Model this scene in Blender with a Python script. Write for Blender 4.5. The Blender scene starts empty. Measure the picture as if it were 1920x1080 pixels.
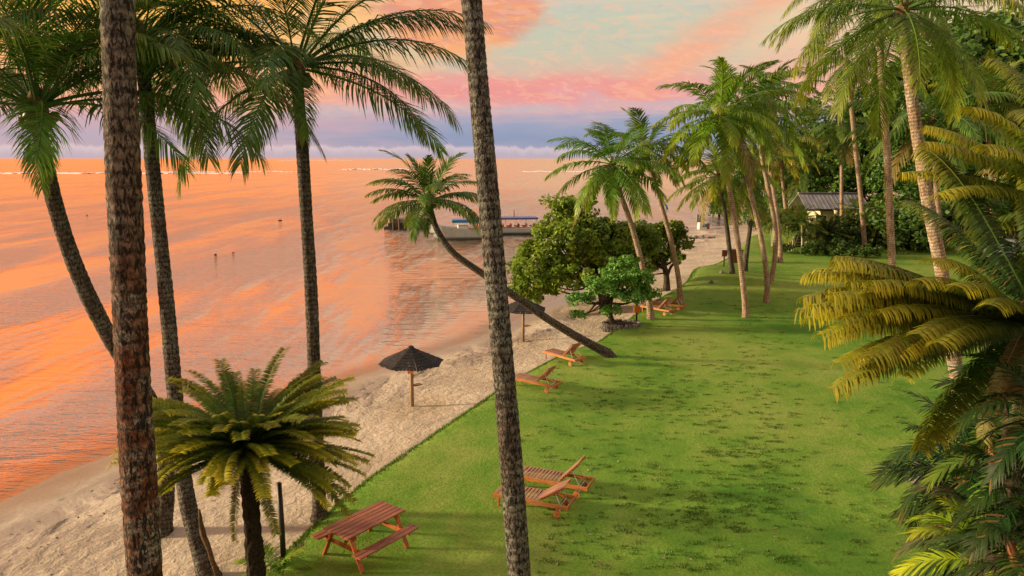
import bpy, math, random
import numpy as np
from mathutils import Vector, Matrix, Euler, Quaternion
R = math.radians
PI = math.pi
sc = bpy.context.scene
col = sc.collection

# ------------------------------------------------------------------ camera
F = 1400.0                                   # focal length in pixels of a 1920 wide frame
PITCH = R(9.85)
CAMH = 8.5
cam_d = bpy.data.cameras.new('camera')
cam = bpy.data.objects.new('camera', cam_d); col.objects.link(cam)
cam_d.sensor_width = 36.0; cam_d.lens = 36.0 * F / 1920.0
cam_d.clip_start = 0.1; cam_d.clip_end = 90000
cam.location = (0, 0, CAMH); cam.rotation_euler = (PI / 2 - PITCH, 0, 0)
sc.camera = cam

# ------------------------------------------------------------------ exposure
sc.render.engine = 'CYCLES'
sc.view_settings.view_transform = 'Standard'
sc.view_settings.look = 'None'
sc.view_settings.exposure = 0.8
sc.view_settings.gamma = 1.0
sc.view_settings.use_curve_mapping = False
sc.cycles.use_denoising = True
sc.cycles.max_bounces = 6
sc.cycles.diffuse_bounces = 3
sc.cycles.glossy_bounces = 3
sc.cycles.transparent_max_bounces = 6
sc.cycles.caustics_reflective = False
sc.cycles.caustics_refractive = False
sc.cycles.sample_clamp_indirect = 4.0

SUN_AZ, SUN_EL = R(-86), R(11)               # azimuth from the view direction, left is negative
SUN_DIR = Vector((math.sin(SUN_AZ) * math.cos(SUN_EL), math.cos(SUN_AZ) * math.cos(SUN_EL), math.sin(SUN_EL)))


def lin(r, g, b):
    def f(c):
        c /= 255.0
        return c / 12.92 if c <= 0.04045 else ((c + 0.055) / 1.055) ** 2.4
    return (f(r), f(g), f(b), 1.0)


class NT:
    """Short hand for building node trees."""
    def __init__(s, tree):
        s.t = tree; tree.nodes.clear()

    def n(s, typ, **kw):
        nd = s.t.nodes.new(typ)
        for k, v in kw.items():
            if k.startswith('i_'):
                s.put(nd.inputs[k[2:].replace('_', ' ')], v)
            else:
                setattr(nd, k, v)
        return nd

    def put(s, sock, v):
        if isinstance(v, bpy.types.NodeSocket):
            s.t.links.new(v, sock)
        else:
            try:
                sock.default_value = v
            except Exception:
                sock.default_value = tuple(v)[:len(sock.default_value)]

    def m(s, op, a, b=None, c=None, clamp=False):
        nd = s.t.nodes.new('ShaderNodeMath'); nd.operation = op; nd.use_clamp = clamp
        s.put(nd.inputs[0], a)
        if b is not None: s.put(nd.inputs[1], b)
        if c is not None: s.put(nd.inputs[2], c)
        return nd.outputs[0]

    def vm(s, op, a, b=None):
        nd = s.t.nodes.new('ShaderNodeVectorMath'); nd.operation = op
        s.put(nd.inputs[0], a)
        if b is not None: s.put(nd.inputs[1], b)
        return nd.outputs[0] if op not in ('DOT_PRODUCT', 'LENGTH') else nd.outputs['Value']

    def rng(s, v, a, b, c=0.0, d=1.0, smooth=True):
        nd = s.t.nodes.new('ShaderNodeMapRange')
        nd.interpolation_type = 'SMOOTHSTEP' if smooth else 'LINEAR'
        s.put(nd.inputs[0], v)
        for i, x in enumerate((a, b, c, d)): s.put(nd.inputs[i + 1], x)
        return nd.outputs[0]

    def mix(s, f, a, b, bl='MIX'):
        nd = s.t.nodes.new('ShaderNodeMix'); nd.data_type = 'RGBA'; nd.blend_type = bl; nd.clamp_factor = True
        s.put(nd.inputs[0], f); s.put(nd.inputs[6], a); s.put(nd.inputs[7], b)
        return nd.outputs[2]

    def ramp(s, f, stops, interp='LINEAR'):
        nd = s.t.nodes.new('ShaderNodeValToRGB'); cr = nd.color_ramp; cr.interpolation = interp
        while len(cr.elements) < len(stops): cr.elements.new(0.5)
        for e, (p, c) in zip(cr.elements, stops):
            e.position = p; e.color = c if len(c) == 4 else (*c, 1)
        s.put(nd.inputs[0], f)
        return nd.outputs[0]

    def noise(s, vec, scale, detail=4, rough=0.55, dist=0.0, out='Fac'):
        nd = s.t.nodes.new('ShaderNodeTexNoise')
        if vec is not None: s.put(nd.inputs['Vector'], vec)
        nd.inputs['Scale'].default_value = scale; nd.inputs['Detail'].default_value = detail
        nd.inputs['Roughness'].default_value = rough; nd.inputs['Distortion'].default_value = dist
        return nd.outputs[out]

    def comb(s, x, y, z):
        nd = s.t.nodes.new('ShaderNodeCombineXYZ')
        for i, v in enumerate((x, y, z)): s.put(nd.inputs[i], v)
        return nd.outputs[0]

    def sep(s, v):
        nd = s.t.nodes.new('ShaderNodeSeparateXYZ'); s.put(nd.inputs[0], v); return nd.outputs

    def mapping(s, v, scale=(1, 1, 1), rot=(0, 0, 0), loc=(0, 0, 0)):
        nd = s.t.nodes.new('ShaderNodeMapping'); s.put(nd.inputs[0], v)
        nd.inputs['Scale'].default_value = scale; nd.inputs['Rotation'].default_value = rot
        nd.inputs['Location'].default_value = loc
        return nd.outputs[0]

    def attr(s, name):
        nd = s.t.nodes.new('ShaderNodeAttribute'); nd.attribute_name = name; return nd.outputs['Fac']

    def coord(s, w='Object'):
        return s.t.nodes.new('ShaderNodeTexCoord').outputs[w]

    def bump(s, h, strength=0.5, dist=0.05):
        nd = s.t.nodes.new('ShaderNodeBump'); s.put(nd.inputs['Height'], h)
        s.put(nd.inputs['Strength'], strength); s.put(nd.inputs['Distance'], dist)
        return nd.outputs[0]


# ------------------------------------------------------------------ world: dusk sky with lit cloud
world = bpy.data.worlds.new('World'); sc.world = world; world.use_nodes = True
w = NT(world.node_tree)
d = w.coord('Generated')
x_, y_, z_ = w.sep(d)
elev = w.m('MULTIPLY', w.m('ARCSINE', z_), 180 / PI)
az = w.m('MULTIPLY', w.m('ARCTAN2', x_, y_), 180 / PI)
hl = w.m('SQRT', w.m('ADD', w.m('MULTIPLY', x_, x_), w.m('MULTIPLY', y_, y_)))
sund = w.m('DIVIDE', w.m('ADD', w.m('MULTIPLY', x_, math.sin(SUN_AZ)), w.m('MULTIPLY', y_, math.cos(SUN_AZ))), w.m('MAXIMUM', hl, 0.05))
zp = w.m('ADD', w.m('MAXIMUM', z_, 0.0), 0.10)
plane = w.comb(w.m('DIVIDE', x_, zp), w.m('DIVIDE', y_, zp), 0.0)
n1 = w.noise(plane, 1.15, 8, 0.6, 0.5)
n2 = w.noise(w.mapping(plane, (0.5, 1.0, 1), loc=(7.3, 2.1, 0)), 1.6, 8, 0.6, 0.6)
n3 = w.noise(w.comb(w.m('MULTIPLY', az, 0.35), w.m('MULTIPLY', elev, 1.0), 3.0), 0.55, 7, 0.6, 0.3)
elw = w.m('ADD', elev, w.m('MULTIPLY', w.m('SUBTRACT', n3, 0.5), 2.2))
def e(deg): return min(1.0, math.sqrt(max(deg, 0) / 90.0))
ef = w.m('SQRT', w.m('DIVIDE', w.m('MAXIMUM', elw, 0.0), 90.0))
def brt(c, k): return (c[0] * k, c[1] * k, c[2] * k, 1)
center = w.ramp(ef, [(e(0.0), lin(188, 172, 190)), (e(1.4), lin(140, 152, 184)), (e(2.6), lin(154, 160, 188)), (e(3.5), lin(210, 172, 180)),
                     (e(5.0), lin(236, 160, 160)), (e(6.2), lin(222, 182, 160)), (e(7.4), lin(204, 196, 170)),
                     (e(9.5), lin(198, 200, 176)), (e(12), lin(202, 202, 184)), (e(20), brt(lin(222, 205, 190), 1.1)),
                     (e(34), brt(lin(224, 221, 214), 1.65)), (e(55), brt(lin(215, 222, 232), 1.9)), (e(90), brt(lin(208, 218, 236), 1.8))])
left = w.ramp(ef, [(e(0.0), lin(226, 176, 172)), (e(1.4), lin(184, 166, 184)), (e(2.6), lin(206, 166, 176)), (e(3.6), lin(248, 172, 146)),
                   (e(5.5), lin(253, 172, 118)), (e(7.5), lin(255, 188, 92)), (e(11), brt(lin(255, 176, 60), 1.3)),
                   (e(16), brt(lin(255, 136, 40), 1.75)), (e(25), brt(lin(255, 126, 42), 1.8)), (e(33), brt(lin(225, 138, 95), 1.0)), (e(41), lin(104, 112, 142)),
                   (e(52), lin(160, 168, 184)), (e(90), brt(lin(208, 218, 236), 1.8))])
lf = w.rng(w.m('ADD', sund, w.m('MULTIPLY', w.m('SUBTRACT', n1, 0.5), 0.35)), 0.10, 0.42)
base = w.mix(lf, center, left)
# peach veil to the right
pv = w.m('MULTIPLY', w.rng(az, 12, 22), w.rng(elev, 2.5, 9))
base = w.mix(w.m('MULTIPLY', pv, 0.75), base, lin(246, 208, 158))
pk = w.m('MULTIPLY', w.rng(az, 14, 22), w.m('MULTIPLY', w.rng(elw, 2, 4), w.rng(elw, 9, 6)))
base = w.mix(w.m('MULTIPLY', pk, 0.8), base, lin(246, 172, 152))
# cream wisps
cw = w.m('MULTIPLY', w.m('MULTIPLY', w.rng(az, 5, 10), w.rng(elw, 7.5, 9)), w.rng(n2, 0.46, 0.6))
base = w.mix(w.m('MULTIPLY', cw, 0.7), base, lin(238, 208, 164))
# coral mass, left of centre
dx = w.m('DIVIDE', w.m('ADD', az, 4.0), 7.0); dy = w.m('DIVIDE', w.m('SUBTRACT', elev, 10.5), 3.6)
rr = w.m('ADD', w.m('ADD', w.m('MULTIPLY', dx, dx), w.m('MULTIPLY', dy, dy)), w.m('MULTIPLY', w.m('SUBTRACT', n3, 0.5), 1.7))
cm = w.m('MULTIPLY', w.rng(rr, 1.05, 0.35), w.rng(n2, 0.30, 0.52, 0.35, 1))
base = w.mix(w.m('MULTIPLY', cm, 0.95), base, w.mix(w.rng(n2, 0.4, 0.62), lin(228, 132, 112), lin(255, 172, 104)))
# coral band above the grey
band = w.m('MULTIPLY', w.m('MULTIPLY', w.rng(elw, 3.9, 4.8), w.rng(elw, 6.6, 5.6)), w.m('MULTIPLY', w.rng(az, -14, -6), w.rng(az, 16, 10)))
base = w.mix(w.m('MULTIPLY', band, w.rng(n3, 0.36, 0.56, 0.2, 0.95)), base, w.mix(n2, lin(226, 140, 146), lin(252, 158, 138)))
# diagonal coral streak
dl = w.m('SUBTRACT', w.m('SUBTRACT', elev, 6.2), w.m('MULTIPLY', w.m('SUBTRACT', az, 10.9), 0.60))
dl = w.m('ADD', dl, w.m('MULTIPLY', w.m('SUBTRACT', n3, 0.5), 2.4))
sk = w.m('MULTIPLY', w.m('MULTIPLY', w.m('MULTIPLY', w.rng(dl, -2.2, -0.1), w.rng(dl, 2.6, 0.2)), w.rng(n2, 0.25, 0.6, 0.35, 1.0)), w.m('MULTIPLY', w.rng(az, 5, 12), w.rng(az, 45, 30)))
base = w.mix(w.m('MULTIPLY', sk, 0.85), base, lin(250, 170, 132))
# broken lilac and orange cloud higher up, seen in the water
hc = w.m('MULTIPLY', w.rng(n1, 0.53, 0.60), w.rng(elev, 9.5, 13))
base = w.mix(w.m('MULTIPLY', hc, 0.75), base, w.mix(lf, lin(242, 168, 156), lin(150, 104, 122)))
# grey-lilac streaks low down
gs = w.m('MULTIPLY', w.m('MULTIPLY', w.rng(elev, 2.4, 3.2), w.rng(elev, 4.6, 3.8)), w.rng(w.noise(w.comb(w.m('MULTIPLY', az, 0.12), w.m('MULTIPLY', elev, 1.8), 1.0), 1.0, 5, 0.6), 0.48, 0.6))
base = w.mix(w.m('MULTIPLY', gs, 0.7), base, lin(196, 178, 186))
# fine texture of the cloud layer
ft = w.noise(w.comb(w.m('MULTIPLY', w.m('ADD', az, w.m('MULTIPLY', elev, 0.8)), 0.6), w.m('MULTIPLY', elev, 1.7), 9.0), 1.1, 8, 0.65, 0.8)
base = w.mix(w.m('MULTIPLY', w.rng(ft, 0.50, 0.60), w.rng(elev, 2.6, 4.5, 0.0, 0.45)), base, w.mix(lf, lin(248, 190, 160), lin(255, 206, 140)))
base = w.mix(w.m('MULTIPLY', w.rng(ft, 0.46, 0.36), w.rng(elev, 2.6, 4.5, 0.0, 0.34)), base, w.mix(lf, lin(196, 180, 178), lin(226, 128, 104)))
# white cloud bank on the horizon with a scalloped top
cb = w.noise(w.comb(w.m('MULTIPLY', az, 1.0), 0.0, 5.0), 0.9, 5, 0.6)
top = w.m('ADD', 0.25, w.m('MULTIPLY', cb, 1.25))
bank = w.rng(w.m('SUBTRACT', elev, top), 0.12, -0.16)
bankc = w.mix(w.rng(w.m('SUBTRACT', top, elev), 0.0, 0.7), lin(222, 200, 204), lin(190, 176, 190))
base = w.mix(w.m('MULTIPLY', bank, 0.8), base, bankc)
sky = w.n('ShaderNodeTexSky', sky_type='NISHITA', sun_disc=False)
sky.sun_elevation = SUN_EL; sky.sun_rotation = SUN_AZ
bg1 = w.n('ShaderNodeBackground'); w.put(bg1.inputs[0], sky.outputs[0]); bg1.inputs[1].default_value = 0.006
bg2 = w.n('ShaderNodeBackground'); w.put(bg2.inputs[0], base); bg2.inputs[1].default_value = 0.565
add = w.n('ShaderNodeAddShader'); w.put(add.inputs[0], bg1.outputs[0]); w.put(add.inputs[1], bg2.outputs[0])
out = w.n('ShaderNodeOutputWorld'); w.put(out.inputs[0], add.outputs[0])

# ------------------------------------------------------------------ sun
sl = bpy.data.lights.new('sun', 'SUN'); sl.energy = 4.7; sl.angle = R(5.0); sl.color = (1.0, 0.78, 0.47)
so = bpy.data.objects.new('sun', sl); col.objects.link(so)
so.rotation_euler = SUN_DIR.to_track_quat('Z', 'Y').to_euler(); so.location = (-20, 0, 30)

# ------------------------------------------------------------------ picture geometry
cp, sp_ = math.cos(PITCH), math.sin(PITCH)
def ray(px, py):
    a, b = (px - 960) / F, (540 - py) / F
    return Vector((a, cp + b * sp_, -sp_ + b * cp))
def G(px, py, z=0.0):
    """Point of the horizontal plane at height z seen at a pixel of the 1920x1080 photograph."""
    r = ray(px, py); t = (z - CAMH) / r.z
    return Vector((r.x * t, r.y * t, z))
def P(px, py, Y):
    """Point seen at a pixel, Y metres out."""
    r = ray(px, py); t = Y / r.y
    return Vector((r.x * t, Y, CAMH + r.z * t))

# ------------------------------------------------------------------ materials
MAT = {}
def mat(name):
    m = bpy.data.materials.new(name); m.use_nodes = True; MAT[name] = m
    return NT(m.node_tree)
def pbsdf(t, color, rough=0.6, normal=None, spec=0.5, metal=0.0):
    b = t.n('ShaderNodeBsdfPrincipled')
    t.put(b.inputs['Base Color'], color); t.put(b.inputs['Roughness'], rough)
    b.inputs['Specular IOR Level'].default_value = spec; b.inputs['Metallic'].default_value = metal
    if normal is not None: t.put(b.inputs['Normal'], normal)
    return b.outputs[0]
def finish(t, sh):
    o = t.n('ShaderNodeOutputMaterial'); t.put(o.inputs[0], sh)

def simple(name, c, rough=0.6, var=0.25, scale=6.0, bump=0.2, spec=0.4, metal=0.0, stretch=(1, 1, 1), dist=0.01):
    t = mat(name); o = t.mapping(t.coord(), stretch)
    n = t.noise(o, scale, 5, 0.6)
    oi = t.n('ShaderNodeObjectInfo').outputs['Random']
    k = t.m('ADD', t.rng(n, 0.25, 0.75, 1 - var, 1 + var, False), t.m('MULTIPLY', t.m('SUBTRACT', oi, 0.5), var))
    cc = t.mix(1.0, (*c, 1), t.comb(k, k, k), 'MULTIPLY')
    finish(t, pbsdf(t, cc, rough, t.bump(n, bump, dist), spec, metal))

# leaf of palms and cycads: the colour of the plant is the object colour, alpha is how yellow its tips are, leaf tone plus painted warm sun
def frond_mat(name, transl, rough):
    t = mat(name)
    oi = t.n('ShaderNodeObjectInfo')
    rnd = t.attr('rnd'); tip = t.attr('tip')
    k = t.m('MULTIPLY', t.m('ADD', 0.62, t.m('MULTIPLY', rnd, 0.7)), t.m('ADD', 0.85, t.m('MULTIPLY', oi.outputs['Random'], 0.3)))
    c = t.mix(1.0, oi.outputs['Color'], t.comb(t.m('MULTIPLY', k, 0.84), t.m('MULTIPLY', k, 1.08), k), 'MULTIPLY')
    yf = t.m('MULTIPLY', t.m('MULTIPLY', t.m('POWER', tip, 3.6), oi.outputs['Alpha']), t.rng(rnd, 0.0, 1.0, 0.75, 1.1, False))
    c = t.mix(yf, c, (0.60, 0.52, 0.025, 1))
    c = t.mix(t.m('MULTIPLY', t.rng(rnd, 0.945, 0.96), 0.75), c, (0.20, 0.12, 0.04, 1))
    p = pbsdf(t, c, rough, None, 0.2)
    tr = t.n('ShaderNodeBsdfTranslucent'); t.put(tr.inputs[0], t.mix(1.0, c, (1.5, 1.5, 0.7, 1), 'MULTIPLY'))
    mx = t.n('ShaderNodeMixShader'); mx.inputs[0].default_value = transl
    t.put(mx.inputs[1], p); t.put(mx.inputs[2], tr.outputs[0]); finish(t, mx.outputs[0])
frond_mat('palm_leaf', 0.30, 0.42)
frond_mat('cycad_leaf', 0.22, 0.48)

def leaf_mat(name, a, b, c, transl=0.25):
    t = mat(name); rnd = t.attr('rnd')
    n = t.noise(t.coord(), 0.8, 3, 0.5)
    cc = t.ramp(t.m('ADD', t.m('MULTIPLY', rnd, 0.75), t.m('MULTIPLY', t.m('SUBTRACT', n, 0.5), 0.9)), [(0.0, a), (0.5, b), (1.0, c)])
    oi = t.n('ShaderNodeObjectInfo').outputs['Random']
    k = t.m('ADD', 0.8, t.m('MULTIPLY', oi, 0.4))
    cc = t.mix(1.0, cc, t.comb(k, k, k), 'MULTIPLY')
    p = pbsdf(t, cc, 0.5, None, 0.3)
    tr = t.n('ShaderNodeBsdfTranslucent'); t.put(tr.inputs[0], cc)
    mx = t.n('ShaderNodeMixShader'); mx.inputs[0].default_value = transl
    t.put(mx.inputs[1], p); t.put(mx.inputs[2], tr.outputs[0]); finish(t, mx.outputs[0])
leaf_mat('dark_leaf', (0.06, 0.125, 0.015), (0.20, 0.30, 0.028), (0.48, 0.56, 0.06), 0.35)
leaf_mat('light_leaf', (0.08, 0.21, 0.03), (0.16, 0.38, 0.055), (0.30, 0.52, 0.12))
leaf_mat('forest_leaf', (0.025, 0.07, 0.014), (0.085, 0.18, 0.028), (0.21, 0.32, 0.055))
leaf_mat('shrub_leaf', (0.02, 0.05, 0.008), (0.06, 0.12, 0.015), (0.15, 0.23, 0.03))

def bark_mat(name, dark, mid, light, lichen, li_amt, crack, scale, rust=None):
    t = mat(name); o = t.coord()
    ln = t.attr('len')
    crn = t.noise(t.mapping(o, (1, 1, 0.34)), scale * 1.15, 5, 0.62, 0.9)
    wob = t.noise(t.mapping(o, (1, 1, 0.35)), scale * 0.75, 6, 0.65, 0.5)
    fine = t.noise(t.mapping(o, (1, 1, 0.6)), scale * 2.6, 4, 0.7)
    c = t.mix(t.rng(wob, 0.36, 0.62), (*mid, 1), (*light, 1))
    if rust is not None:                                     # lower trunk reddish, upper trunk grey with lichen
        big = t.noise(t.mapping(o, (1, 1, 0.5)), 1.1, 4, 0.6)
        f = t.rng(t.m('ADD', ln, t.m('MULTIPLY', t.m('SUBTRACT', big, 0.5), 5.0)), rust[1], rust[2])
        c = t.mix(f, t.mix(t.rng(wob, 0.35, 0.65), (*[q * 0.4 for q in rust[0]], 1), (*rust[0], 1)), c)
    li = t.rng(t.noise(o, 1.7, 5, 0.7), 0.62 - li_amt * 0.3, 0.72 - li_amt * 0.2)
    li = t.m('MULTIPLY', li, t.rng(fine, 0.42, 0.58))
    c = t.mix(t.m('MULTIPLY', li, 0.85), c, (*lichen, 1))
    cr = t.m('MULTIPLY', t.rng(crn, 0.50, 0.41), crack)
    c = t.mix(cr, c, (*dark, 1))
    ring = t.m('MULTIPLY', t.m('ADD', t.m('SINE', t.m('MULTIPLY', t.m('ADD', ln, t.m('MULTIPLY', wob, 0.16)), 58.0)), 1.0), 0.5)
    c = t.mix(t.m('MULTIPLY', t.rng(ring, 0.62, 1.0), 0.62), c, (*dark, 1))
    h = t.m('SUBTRACT', t.m('ADD', t.m('MULTIPLY', wob, 0.7), t.m('MULTIPLY', fine, 0.5)), t.m('ADD', t.m('MULTIPLY', cr, 0.8), t.m('MULTIPLY', ring, 0.45)))
    finish(t, pbsdf(t, c, 0.85, t.bump(h, 0.9, 0.03), 0.2))
bark_mat('bark_rust', (0.012, 0.009, 0.007), (0.10, 0.085, 0.065), (0.20, 0.18, 0.14), (0.30, 0.33, 0.28), 0.5, 0.95, 26, ((0.20, 0.068, 0.030), 6.5, 10.5))
bark_mat('bark_lichen', (0.012, 0.010, 0.009), (0.085, 0.065, 0.05), (0.165, 0.135, 0.105), (0.26, 0.29, 0.25), 0.7, 0.95, 30)
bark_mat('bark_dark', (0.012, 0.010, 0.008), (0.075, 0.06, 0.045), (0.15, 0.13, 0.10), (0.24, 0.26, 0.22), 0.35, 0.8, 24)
bark_mat('bark_pale', (0.09, 0.06, 0.045), (0.30, 0.20, 0.13), (0.46, 0.33, 0.23), (0.52, 0.50, 0.44), 0.5, 0.5, 16)  # orange glow of the sunlit trunks is put into this bark colour
bark_mat('bark_tree', (0.01, 0.008, 0.006), (0.05, 0.035, 0.025), (0.11, 0.085, 0.06), (0.16, 0.16, 0.12), 0.1, 0.5, 9)

# timber
def wood(name, a, b, rough=0.45):
    t = mat(name); o = t.coord()
    n = t.noise(t.mapping(o, (1.2, 14, 14)), 2.5, 6, 0.65, 0.4)
    n2 = t.noise(o, 3.0, 3, 0.5)
    oi = t.n('ShaderNodeObjectInfo').outputs['Random']
    c = t.mix(t.rng(n, 0.3, 0.7), (*a, 1), (*b, 1))
    k = t.m('ADD', t.m('MULTIPLY', oi, 0.45), t.rng(n2, 0.3, 0.7, 0.62, 0.95, False))
    c = t.mix(1.0, c, t.comb(k, k, k), 'MULTIPLY')
    c = t.mix(t.m('MULTIPLY', t.rng(t.noise(t.mapping(o, (1, 3, 3)), 4.5, 6, 0.7), 0.50, 0.68), 0.4), c, (0.20, 0.16, 0.13, 1))
    finish(t, pbsdf(t, c, rough, t.bump(n, 0.25, 0.004), 0.4))
wood('red_timber', (0.19, 0.052, 0.024), (0.36, 0.125, 0.065))
wood('frame_timber', (0.28, 0.065, 0.014), (0.48, 0.135, 0.028))
wood('lounger_slat', (0.22, 0.085, 0.05), (0.46, 0.25, 0.17))
wood('lounger_frame', (0.26, 0.085, 0.022), (0.48, 0.19, 0.05))
wood('post_timber', (0.16, 0.10, 0.055), (0.33, 0.23, 0.14), 0.7)
wood('dark_timber', (0.02, 0.014, 0.01), (0.05, 0.038, 0.03), 0.7)
simple('thatch', (0.022, 0.020, 0.020), 0.75, 0.5, 14, 0.6, 0.3, stretch=(1, 1, 3), dist=0.02)
simple('steel', (0.55, 0.55, 0.53), 0.35, 0.1, 5, 0.0, 0.5, 0.8)
simple('black_metal', (0.015, 0.015, 0.016), 0.45, 0.2, 5, 0.0)
simple('orange_board', (0.55, 0.16, 0.02), 0.55, 0.3, 8, 0.1)
simple('brown_board', (0.16, 0.05, 0.02), 0.6, 0.3, 8, 0.1)
simple('stone', (0.17, 0.16, 0.145), 0.85, 0.75, 5, 0.8, 0.2, dist=0.03)
simple('dark_stone', (0.06, 0.056, 0.055), 0.85, 0.6, 4, 0.9, 0.2, dist=0.05)
simple('soil', (0.035, 0.026, 0.018), 0.95, 0.5, 5, 0.8, 0.1, dist=0.03)
simple('boat_hull', (0.52, 0.56, 0.50), 0.5, 0.22, 1.4, 0.1)
simple('boat_paint', (0.70, 0.70, 0.66), 0.4, 0.15, 1.5, 0.0)
simple('boat_bottom', (0.05, 0.075, 0.065), 0.6, 0.3, 1.5, 0.0)
simple('blue_tarp', (0.03, 0.22, 0.45), 0.6, 0.3, 2, 0.2)
simple('violet_canvas', (0.13, 0.14, 0.32), 0.6, 0.3, 2, 0.2)
simple('red_seat', (0.42, 0.11, 0.05), 0.6, 0.3, 3, 0.1)
simple('white_plastic', (0.78, 0.78, 0.74), 0.4, 0.08, 3, 0.0)
simple('flag_blue', (0.02, 0.16, 0.52), 0.7, 0.2, 4, 0.1)
simple('roof_grey', (0.24, 0.245, 0.26), 0.6, 0.3, 1.2, 0.2)
simple('cream_wall', (0.55, 0.48, 0.33), 0.8, 0.12, 1.2, 0.1)
simple('dark_wall', (0.02, 0.018, 0.017), 0.85, 0.3, 1.2, 0.1)
simple('glass_dark', (0.03, 0.06, 0.075), 0.06, 0.1, 1, 0.0, 0.6)
simple('car_silver', (0.45, 0.47, 0.52), 0.28, 0.05, 1, 0.0, 0.5, 0.5)
simple('car_dark', (0.02, 0.024, 0.032), 0.22, 0.1, 1, 0.0, 0.5, 0.2)
simple('rubber', (0.012, 0.012, 0.012), 0.8, 0.2, 5, 0.0)
simple('lamp_glass', (0.7, 0.62, 0.45), 0.3, 0.1, 3, 0.0)
simple('cane', (0.42, 0.40, 0.29), 0.6, 0.35, 4, 0.1, stretch=(1, 1, 4))
simple('sheath_brown', (0.24, 0.085, 0.025), 0.55, 0.5, 7, 0.4, stretch=(3, 3, 1), dist=0.01)
simple('fibre', (0.14, 0.09, 0.045), 0.9, 0.5, 18, 0.8, 0.1, dist=0.02)
simple('coconut', (0.13, 0.14, 0.035), 0.45, 0.4, 3, 0.0)
simple('cycad_bark', (0.035, 0.026, 0.019), 0.95, 0.6, 16, 1.0, 0.1, dist=0.04)
simple('cone_tan', (0.40, 0.25, 0.10), 0.85, 0.3, 12, 0.5)
simple('fallen_leaf', (0.30, 0.25, 0.14), 0.8, 0.4, 5, 0.0)

# lawn
t = mat('lawn_grass'); o = t.coord()
pw = t.noise(t.mapping(o, (1.0, 0.6, 1)), 0.16, 5, 0.6, 0.4)
pm = t.noise(o, 0.9, 5, 0.62, 0.3)
fn = t.noise(t.mapping(o, (1, 0.8, 1)), 16, 5, 0.7)
ff = t.noise(o, 55, 3, 0.7)
c = t.ramp(t.m('ADD', t.m('MULTIPLY', pw, 0.65), t.m('MULTIPLY', pm, 0.35)), [(0.37, (0.075, 0.205, 0.018, 1)), (0.48, (0.155, 0.285, 0.032, 1)), (0.60, (0.26, 0.335, 0.066, 1))])
c = t.mix(t.rng(fn, 0.58, 0.36, 0, 0.45), c, (0.045, 0.13, 0.010, 1))
c = t.mix(t.rng(ff, 0.6, 0.78, 0, 0.30), c, (0.26, 0.28, 0.08, 1))
dry = t.m('MULTIPLY', t.rng(t.noise(o, 2.3, 6, 0.7), 0.64, 0.76), t.rng(pw, 0.46, 0.58))
c = t.mix(t.m('MULTIPLY', dry, 0.4), c, (0.24, 0.22, 0.08, 1))
sd = t.attr('edge')
c = t.mix(t.rng(t.m('ADD', sd, t.m('MULTIPLY', t.m('SUBTRACT', pm, 0.5), 0.35)), 0.10, 0.0), c, (0.10, 0.085, 0.04, 1))
h = t.m('ADD', t.m('MULTIPLY', fn, 0.6), t.m('MULTIPLY', t.noise(o, 4.0, 4, 0.6), 0.9))
finish(t, pbsdf(t, c, 0.85, t.bump(h, 0.75, 0.06), 0.15))
leaf_mat('grass_blade', (0.05, 0.13, 0.010), (0.09, 0.175, 0.016), (0.14, 0.22, 0.024), 0.15)

# sand
t = mat('beach_sand'); o = t.coord()
s_ = t.attr('s'); wd = t.attr('shore')
n = t.noise(o, 0.35, 5, 0.6); n2_ = t.noise(o, 2.0, 5, 0.65); n3_ = t.noise(o, 9, 5, 0.7)
c = t.mix(t.rng(n, 0.35, 0.65), (0.42, 0.355, 0.265, 1), (0.55, 0.475, 0.365, 1))
c = t.mix(t.rng(n3_, 0.30, 0.55, 0.55, 0.0), c, (0.30, 0.22, 0.14, 1))
# wrack line of weed and broken coral
wr = t.m('MULTIPLY', t.m('MULTIPLY', t.rng(s_, 0.10, 0.28), t.rng(s_, 0.72, 0.45)), t.rng(t.noise(t.mapping(o, (1, 0.35, 1), (0, 0, R(-32))), 0.55, 6, 0.7, 0.8), 0.44, 0.56))
c = t.mix(t.m('MULTIPLY', wr, 0.7), c, (0.20, 0.15, 0.135, 1))
wr2 = t.m('MULTIPLY', wr, t.rng(t.noise(t.mapping(o, (1, 0.3, 1), (0, 0, R(-32))), 2.2, 5, 0.7), 0.55, 0.63))
c = t.mix(t.m('MULTIPLY', wr2, 0.9), c, (0.05, 0.045, 0.04, 1))
wet = t.rng(t.m('ADD', wd, t.m('MULTIPLY', t.m('SUBTRACT', n, 0.5), 2.0)), 3.0, 0.3)
c = t.mix(t.m('MULTIPLY', wet, 0.75), c, (0.17, 0.13, 0.10, 1))
hh = t.m('MULTIPLY', t.m('ADD', t.m('MULTIPLY', t.noise(o, 2.8, 5, 0.6, 0.4), 1.3), t.m('MULTIPLY', n3_, 0.4)), t.rng(s_, 0.18, 0.6, 0.12, 1.0))
finish(t, pbsdf(t, c, t.rng(wet, 0, 1, 0.92, 0.35), t.bump(hh, 0.85, 0.14), 0.3))

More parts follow.
